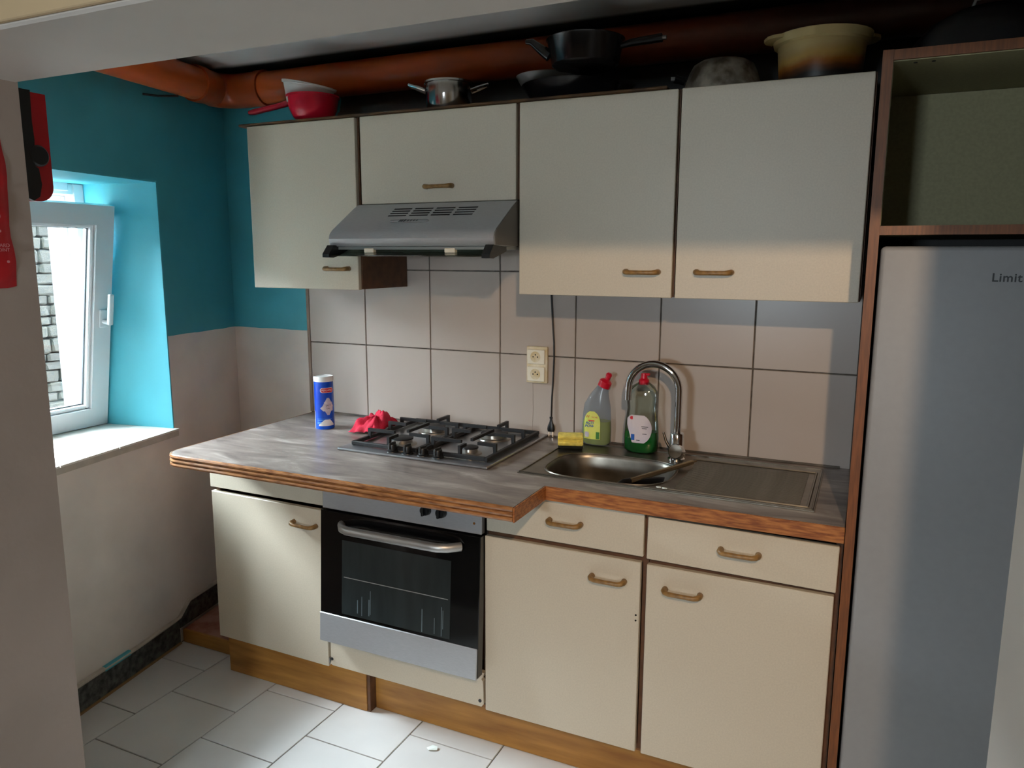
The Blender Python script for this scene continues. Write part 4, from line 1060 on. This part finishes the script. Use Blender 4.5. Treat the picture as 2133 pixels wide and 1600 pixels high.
for i, (dx, hh) in enumerate(((-0.036, .008), (-0.028, .007), (-0.018, .008), (-0.006, .0045), (0.005, .0045), (0.016, .0045), (0.027, .004))):
    q = cpt + Vector((dx, 0, 0)) - sd * 0.001
    v = [bm.verts.new(q + Vector(a_) + sd * b_ + sn * 0.0004) for a_, b_ in (((-0.003, 0, 0), hh * .8), ((0.002, 0, 0), hh * .8), ((0.0055, 0, 0), -hh), ((0.001, 0, 0), -hh))]
    bm.faces.new(v)
obj('badge_lettering', bm, M['print_dark'], bd)
# visor
vz = [(-0.476, 1.567), (-0.505, 1.540), (-0.508, 1.537), (-0.478, 1.564)]
bm = nb(); prism(bm, [(-0.40, 1.556), (-0.508, 1.537), (-0.5085, 1.5405), (-0.40, 1.5595)], 'x', 0.515, 1.075); vis = obj('visor', bm, M['visor'], hd)
for x0, x1 in ((0.494, 0.520), (1.068, 1.095)):
    bm = nb(); prism(bm, [(-0.486, 1.572), (-0.512, 1.544), (-0.512, 1.533), (-0.488, 1.532), (-0.40, 1.553), (-0.40, 1.566)], 'x', x0, x1); obj('visor_end', bm, M['blackpl'], vis)
for x in (0.640, 0.935):
    obj('visor_clip', B(x - 0.018, x + 0.018, -0.466, -0.448, 1.5485, 1.562, 0.002), M['ivory'], vis)

# ------------------------------------------------------------------ tall panel, bridge cabinet and fridge
tc_ = thing('fridge_housing', (2.40, -0.30, 0), 'tall brown-edged housing with open shelf box above the fridge', 'cabinet')
def edged(name, x0, x1, y0, y1, z0, z1, fm):
    o = obj(name, B(x0, x1, y0 + 0.002, y1, z0, z1), fm, tc_)
    return o
obj('side_panel', B(2.0845, 2.1060, -0.578, -0.014, 0.001, 1.982), M['panelwood'], tc_)
obj('inner_lining', B(2.1062, 2.1075, -0.572, -0.16, 1.609, 1.960), M['niche'], tc_)
obj('side_panel', B(2.740, 2.760, -0.578, -0.014, 0.001, 1.982), M['panelwood'], tc_)
obj('top_edge', B(2.1065, 2.739, -0.578, -0.570, 1.960, 1.981), M['panelwood'], tc_)
obj('top_panel', B(2.1065, 2.739, -0.5695, -0.014, 1.958, 1.981), M['niche'], tc_)
obj('shelf_edge', B(2.1065, 2.739, -0.578, -0.570, 1.588, 1.608), M['panelwood'], tc_)
obj('shelf', B(2.1065, 2.739, -0.5695, -0.014, 1.588, 1.608), M['niche'], tc_)
obj('back_panel', B(2.1076, 2.739, -0.160, -0.150, 1.609, 1.957), M['niche'], tc_)
bm = nb()
for x, y in ((2.150, -0.545), (2.185, -0.545)): lathe(bm, [(0.004, 1.9565), (0.004, 1.9578)], (x, y, 0), 10)
obj('screw_hole', bm, M['vent'], tc_)

fr = thing('fridge', (2.42, -0.3, 0.0), 'tall silver fridge beside the tall brown panel', 'fridge')
obj('cabinet_body', B(2.112, 2.710, -0.515, -0.06, 0.03, 1.560, 0.004), M['fridge_side'], fr)
fd = obj('fridge_door', B(2.112, 2.710, -0.578, -0.520, 0.05, 1.563, 0.010, 3), M['fridge'], fr, smooth=30)
mm = Matrix.Translation((2.358, -0.5783, 1.496)) @ FRONT
obj('lettering', text_bm('Limit', 0.0255, mm, 0.0003, 0.0, 0.0004), M['print_dark'], fd, recalc=False)
bm = nb()
for x in (2.16, 2.66):
    for y in (-0.48, -0.12): lathe(bm, [(0.018, 0.001), (0.018, 0.031)], (x, y, 0), 12, close_top=True)
obj('foot', bm, M['blackpl'], fr)

# ------------------------------------------------------------------ orange drain pipe
pp = thing('drain_pipe', (0.5, -0.078, 2.18), 'orange plastic drain pipe running below the ceiling', 'pipe')
PR = 0.060; PZ = 2.182; py = -0.078
lx = lambda y: XW(y) + 0.082
ex = lx(-0.15)
bm = nb(); tube(bm, [(ex + 0.12, py, PZ), (2.78, py, PZ + 0.0)], PR, 28); obj('pipe_run', bm, M['pipe'], pp, smooth=50)
bm = nb(); tube(bm, [(lx(-0.20), -0.20, PZ), (lx(-1.36), -1.36, PZ - 0.005)], PR, 28); obj('pipe_run', bm, M['pipe'], pp, smooth=50)
bm = nb(); pts = [(lx(-0.26), -0.26, PZ), (lx(-0.17), -0.17, PZ)] + [(ex + 0.075 - 0.085 * math.cos(math.radians(a)), -0.163 + 0.085 * math.sin(math.radians(a)), PZ) for a in range(10, 81, 14)] + [(ex + 0.085, py, PZ), (ex + 0.20, py, PZ)]
tube(bm, pts, [PR + 0.005] * len(pts), 28); el = obj('elbow', bm, M['pipecollar'], pp, smooth=50)
bm = nb(); tube(bm, [(ex + 0.17, py, PZ), (ex + 0.205, py, PZ)], PR + 0.008, 28); obj('collar_ring', bm, M['pipecollar'], el, smooth=50)
bm = nb(); tube(bm, [(lx(-0.225), -0.225, PZ), (lx(-0.265), -0.265, PZ)], PR + 0.008, 28); obj('collar_ring', bm, M['pipecollar'], el, smooth=50)
bm = nb(); tube(bm, [(XW(-0.46) + 0.002, -0.46, 2.110), (XW(-0.42) + 0.04, -0.42, 2.108), (XW(-0.36) + 0.085, -0.36, 2.116)], 0.004, 8); obj('support_nail', bm, M['black'], pp)

# ------------------------------------------------------------------ things on top of the wall units
TZ = UZ1 + 0.011
rs = thing('red_strainer', (0.235, -0.20, TZ), 'red plastic strainer bowl with a long handle on top of the units', 'strainer')
rc_ = (0.255, -0.235)
bm = nb(); lathe(bm, [(0.052, TZ + 0.0005), (0.068, TZ + 0.012), (0.082, TZ + 0.040), (0.089, TZ + 0.080), (0.093, TZ + 0.081), (0.093, TZ + 0.086), (0.086, TZ + 0.086), (0.079, TZ + 0.042), (0.062, TZ + 0.014), (0.002, TZ + 0.004)], (rc_[0], rc_[1], 0), 36); obj('strainer_bowl', bm, M['red'], rs, smooth=40)
bm = nb(); tube(bm, [(rc_[0] - 0.082, rc_[1] - 0.01, TZ + 0.074), (rc_[0] - 0.15, rc_[1] - 0.02, TZ + 0.060), (rc_[0] - 0.24, rc_[1] - 0.035, TZ + 0.046), (rc_[0] - 0.262, rc_[1] - 0.038, TZ + 0.044)], [0.013, 0.011, 0.012, 0.008], 10, squash=0.9); obj('handle', bm, M['red'], rs, smooth=True)
wb_ = thing('white_bowl', (0.232, -0.24, TZ + 0.05), 'white plastic tub tilted inside the red strainer', 'bowl')
tm = Matrix.Translation((0.232, -0.240, TZ + 0.052)) @ Matrix.Rotation(math.radians(11), 4, 'Y')
bm = nb(); lathe(bm, [(0.060, 0.0), (0.070, 0.004), (0.088, 0.066), (0.094, 0.068), (0.095, 0.075), (0.089, 0.074), (0.068, 0.008), (0.002, 0.006)], (0, 0, 0), 36, tm); obj('tub', bm, M['whitepl'], wb_, smooth=40)

sp_ = thing('steel_pot', (0.785, -0.195, TZ), 'small stainless pot with two side handles above the hood cabinet', 'pot')
pc = (0.785, -0.195)
bm = nb(); lathe(bm, [(0.072, TZ + 0.0005), (0.076, TZ + 0.006), (0.077, TZ + 0.086), (0.082, TZ + 0.088), (0.082, TZ + 0.094), (0.074, TZ + 0.092), (0.072, TZ + 0.010), (0.002, TZ + 0.008)], (pc[0], pc[1], 0), 40); obj('pot_body', bm, M['potsteel'], sp_, smooth=40)
for s in (-1, 1):
    bm = nb(); ax = Vector((0.92, 0.39 , 0)) * s; side = Vector((-0.39, 0.92, 0)) * s
    c = Vector((pc[0], pc[1], TZ + 0.066)) + ax * 0.074
    tube(bm, [c - side * 0.026, c + ax * 0.028 - side * 0.024 + Vector((0, 0, 0.010)), c + ax * 0.055 - side * 0.012 + Vector((0, 0, 0.020)), c + ax * 0.055 + side * 0.012 + Vector((0, 0, 0.020)), c + ax * 0.028 + side * 0.024 + Vector((0, 0, 0.010)), c + side * 0.026], 0.0055, 8); obj('side_handle', bm, M['potsteel'], sp_, smooth=True)

def pan(name, cx, cy, z, r, h, m, label, cat, handle_dir=None, hl=0.16, hm=None, flare=0.012, inv=False, hz=None):
    t = thing(name, (cx, cy, z), label, cat)
    prof = [(r - flare - 0.012, 0.0005), (r - flare, 0.008), (r, h - 0.004), (r + 0.004, h), (r - 0.002, h), (r - flare - 0.004, 0.012), (0.002, 0.006)]
    if inv: prof = [(r + 0.004, 0.0005), (r, 0.005), (r - flare, h * 0.66), (r - flare * 1.6, h * 0.88), (r - flare * 2.6, h), (0.002, h + 0.001)]
    bm = nb(); lathe(bm, [(a_, b_ + z) for a_, b_ in prof], (cx, cy, 0), 44, close_bottom=not inv or True); obj('pan_body', bm, m, t, smooth=40)
    if handle_dir is not None:
        d_ = Vector((math.cos(handle_dir), math.sin(handle_dir), 0)); c = Vector((cx, cy, z + (hz if hz else h * 0.8))) + d_ * (r - 0.008)
        bm = nb(); tube(bm, [c, c + d_ * hl * 0.3 + Vector((0, 0, 0.006)), c + d_ * hl + Vector((0, 0, 0.012))], [0.010, 0.013, 0.015], 10, squash=0.8); hh = obj('pan_handle', bm, hm or M['blackpl'], t, smooth=True)
        bm = nb(); tube(bm, [c + d_ * hl + Vector((0, 0, 0.012)), c + d_ * (hl + 0.012) + Vector((0, 0, 0.012))], 0.006, 8); obj('hanging_ring', bm, M['steelsoft'], hh)
    return t
pan('frying_pan', 1.205, -0.165, TZ, 0.150, 0.052, M['enamel'], 'wide black frying pan at the bottom of the pan stack', 'pan', None, flare=0.03)
pan('steel_dish', 1.135, -0.180, TZ + 0.053, 0.098, 0.030, M['steel'], 'shallow steel dish between two black pans', 'dish', flare=0.01)
sp2 = pan('saucepan', 1.285, -0.262, TZ + 0.078, 0.112, 0.078, M['enamel'], 'dark enamel saucepan with spout on top of the pan stack', 'pan', handle_dir=0.10, hl=0.12, flare=0.014, hz=0.055)
bm = nb(); tube(bm, [(1.182, -0.285, TZ + 0.118), (1.155, -0.292, TZ + 0.138), (1.128, -0.296, TZ + 0.160), (1.110, -0.298, TZ + 0.162)], [0.018, 0.014, 0.010, 0.007], 10); obj('pour_spout', bm, M['enamel'], sp2, smooth=True)
pan('upturned_pan', 1.670, -0.170, TZ - 0.010, 0.112, 0.088, M['panfrost'], 'worn aluminium pan turned upside down left of the yellow tub', 'pan', handle_dir=PI + 0.25, hl=0.03, flare=0.018, inv=True, hz=0.035)
tbx = thing('yellow_tub', (1.930, -0.185, UZ1), 'yellow plastic tub stained brown towards the bottom', 'tub')
bz2 = UZ1 + 0.0008
bm = nb(); lathe(bm, [(0.100, bz2), (0.104, bz2 + 0.004), (0.112, bz2 + 0.098), (0.122, bz2 + 0.102), (0.127, bz2 + 0.122), (0.122, bz2 + 0.124), (0.115, bz2 + 0.106), (0.106, bz2 + 0.098), (0.098, bz2 + 0.008), (0.002, bz2 + 0.006)], (1.930, -0.185, 0), 48); obj('tub_body', bm, M['tub'], tbx, smooth=40)
for s in (-1, 1):
    d_ = Vector((math.cos(0.42), math.sin(0.42), 0)) * s; q = Vector((-d_.y, d_.x, 0)); c = Vector((1.930, -0.185, bz2 + 0.112)) + d_ * 0.118
    bm = nb(); v = []
    for zz in (0.0, 0.008):
        for l, w in ((0, 0.05), (0.022, 0.036), (0.032, 0.016), (0.032, -0.016), (0.022, -0.036), (0, -0.05)): v.append(bm.verts.new(c + d_ * l + q * w + Vector((0, 0, zz))))
    bm.faces.new(v[:6][::-1]); bm.faces.new(v[6:])
    for i in range(6): bm.faces.new((v[i], v[(i + 1) % 6], v[6 + (i + 1) % 6], v[6 + i]))
    obj('grip_lug', bm, M['tub'], tbx)
# black wok lying on the bridge cabinet
wk = thing('upturned_wok', (2.31, -0.36, 1.982), 'black wok lying upside down on the housing above the fridge', 'pan')
bm = nb(); lathe(bm, [(0.185, 1.9825), (0.180, 1.988), (0.165, 2.030), (0.135, 2.066), (0.09, 2.090), (0.04, 2.100), (0.002, 2.101)], (2.31, -0.36, 0), 44); obj('wok_body', bm, M['enamel'], wk, smooth=50)
bm = nb(); tube(bm, [(2.26, -0.36, 2.096), (2.268, -0.36, 2.122), (2.30, -0.36, 2.128), (2.33, -0.36, 2.122), (2.338, -0.36, 2.098)], 0.004, 8); obj('ring_handle', bm, M['steelsoft'], wk, smooth=True)

# ------------------------------------------------------------------ red things at the pier
fb = thing('fire_blanket', (XJ, -1.50, 1.47), 'flat red fire-blanket pouch hanging on the pier', 'fire blanket')
bm = nb(); rows = []
for j in range(13):
    z = 1.468 + (1.79 - 1.468) * j / 12; row = []
    for i in range(11):
        y = -1.615 + (-1.409 + 1.615) * i / 10; e = min(i, 10 - i) / 5.0; e2 = min(j, 12 - j) / 6.0
        row.append(bm.verts.new((XJ + 0.002 + 0.018 * (e * e2) ** 0.5 + 0.002 * math.sin(j * 1.7 + i), y + 0.003 * math.sin(j * 0.9), z + 0.003 * math.sin(i * 1.3))))
    rows.append(row)
for j in range(12):
    for i in range(10): bm.faces.new((rows[j][i], rows[j][i + 1], rows[j + 1][i + 1], rows[j + 1][i]))
pch = obj('pouch', bm, M['redfab'], fb, smooth=60); s_ = pch.modifiers.new('thick', 'SOLIDIFY'); s_.thickness = 0.003
SIDE = Matrix.Rotation(PI / 2, 4, 'Z') @ FRONT       # text facing +X
def side_text(s, size, y, z, x=XJ + 0.0185): return obj('lettering', text_bm(s, size, Matrix.Translation((x, y, z)) @ SIDE, 0.0003), M['print_faded'], pch, recalc=False)
side_text('CARD', 0.011, -1.440, 1.559, XJ + 0.017); side_text('POINT', 0.010, -1.441, 1.549, XJ + 0.017)
for (y, z, r_) in ((-1.446, 1.622, 0.007), (-1.444, 1.590, 0.003), (-1.432, 1.524, 0.003), (-1.452, 1.69, 0.006)):
    bm = nb(); lathe(bm, [(r_, 0), (r_, 0.0012)], (XJ + 0.017, y, z), 14, Matrix.Rotation(PI / 2, 4, 'Y'), close_top=True); obj('pictogram', bm, M['print_faded'], pch)

rk = thing('red_black_case', (0.20, -1.32, 1.66), 'red and black plastic case hanging behind the pier', 'case')
def rounded(y0, y1, z0, z1, r):
    return [(y0, z1), (y0, z0 + 0.004)] + [(y0 + 0.004, z0)] + arc(y1 - r, z0 + r, r, 270, 360, 7) + [(y1, z1)]
bm = nb(); prism(bm, rounded(YF1 + 0.003, -1.284, 1.662, 1.905, 0.035), 'x', -0.02, 0.330); obj('red_shell', bm, mat('dark_red_plastic', '#A80E18', 0.3), rk)
bm = nb(); prism(bm, [(YF1 + 0.003, 1.907)] + [(YF1 + 0.003, 1.668)] + [(-1.340, 1.662), (-1.325, 1.672), (-1.318, 1.70), (-1.322, 1.735), (-1.330, 1.74)] + [(-1.326, 1.80), (-1.328, 1.84), (-1.326, 1.907)], 'x', 0.331, 0.340); obj('black_lining', bm, M['blackpl'], rk)
bm = nb(); lathe(bm, [(0.024, 0), (0.024, 0.008), (0.020, 0.012)], (0.331, -1.318, 1.764), 24, Matrix.Rotation(PI / 2, 4, 'Y'), close_top=True); obj('knob', bm, M['blackpl'], rk, smooth=30)

# scrap on floor
bm = nb(); v = [bm.verts.new((0.944 + a_, -0.625 + b_, 0.0015 + c_)) for a_, b_, c_ in ((-0.018, -0.004, 0), (-0.004, -0.016, 0.004), (0.020, -0.004, 0.002), (0.016, 0.008, 0.006), (-0.004, 0.012, 0.003))]
bm.faces.new(v); ps = obj('paper_scrap', bm, M['scrap_white'], origin=(0.944, -0.625, 0)); tag(ps, 'torn white paper scrap on the floor tiles', 'scrap')
mdp = ps.modifiers.new('thick', 'SOLIDIFY'); mdp.thickness = 0.0008

# ceiling spotlight of the room behind the camera (its light is the spot at the top)
pl = thing('ceiling_spotlight', LAMP, 'small white spotlight on a stem below the ceiling of the adjoining room', 'lamp')
bm = nb(); tube(bm, [(LAMP[0], LAMP[1] - 0.06, LAMP[2] + 0.06), (LAMP[0], LAMP[1] - 0.06, 2.62)], 0.006, 8); obj('stem', bm, M['whitepl'], pl)
q = (LAMP_AIM - Vector(LAMP)).to_track_quat('Z', 'Y').to_matrix().to_4x4()
bm = nb(); lathe(bm, [(0.02, -0.12), (0.03, -0.10), (0.045, -0.04), (0.043, -0.04), (0.026, -0.095), (0.002, -0.10)], LAMP, 24, q); obj('reflector', bm, M['whitepl'], pl, smooth=40)
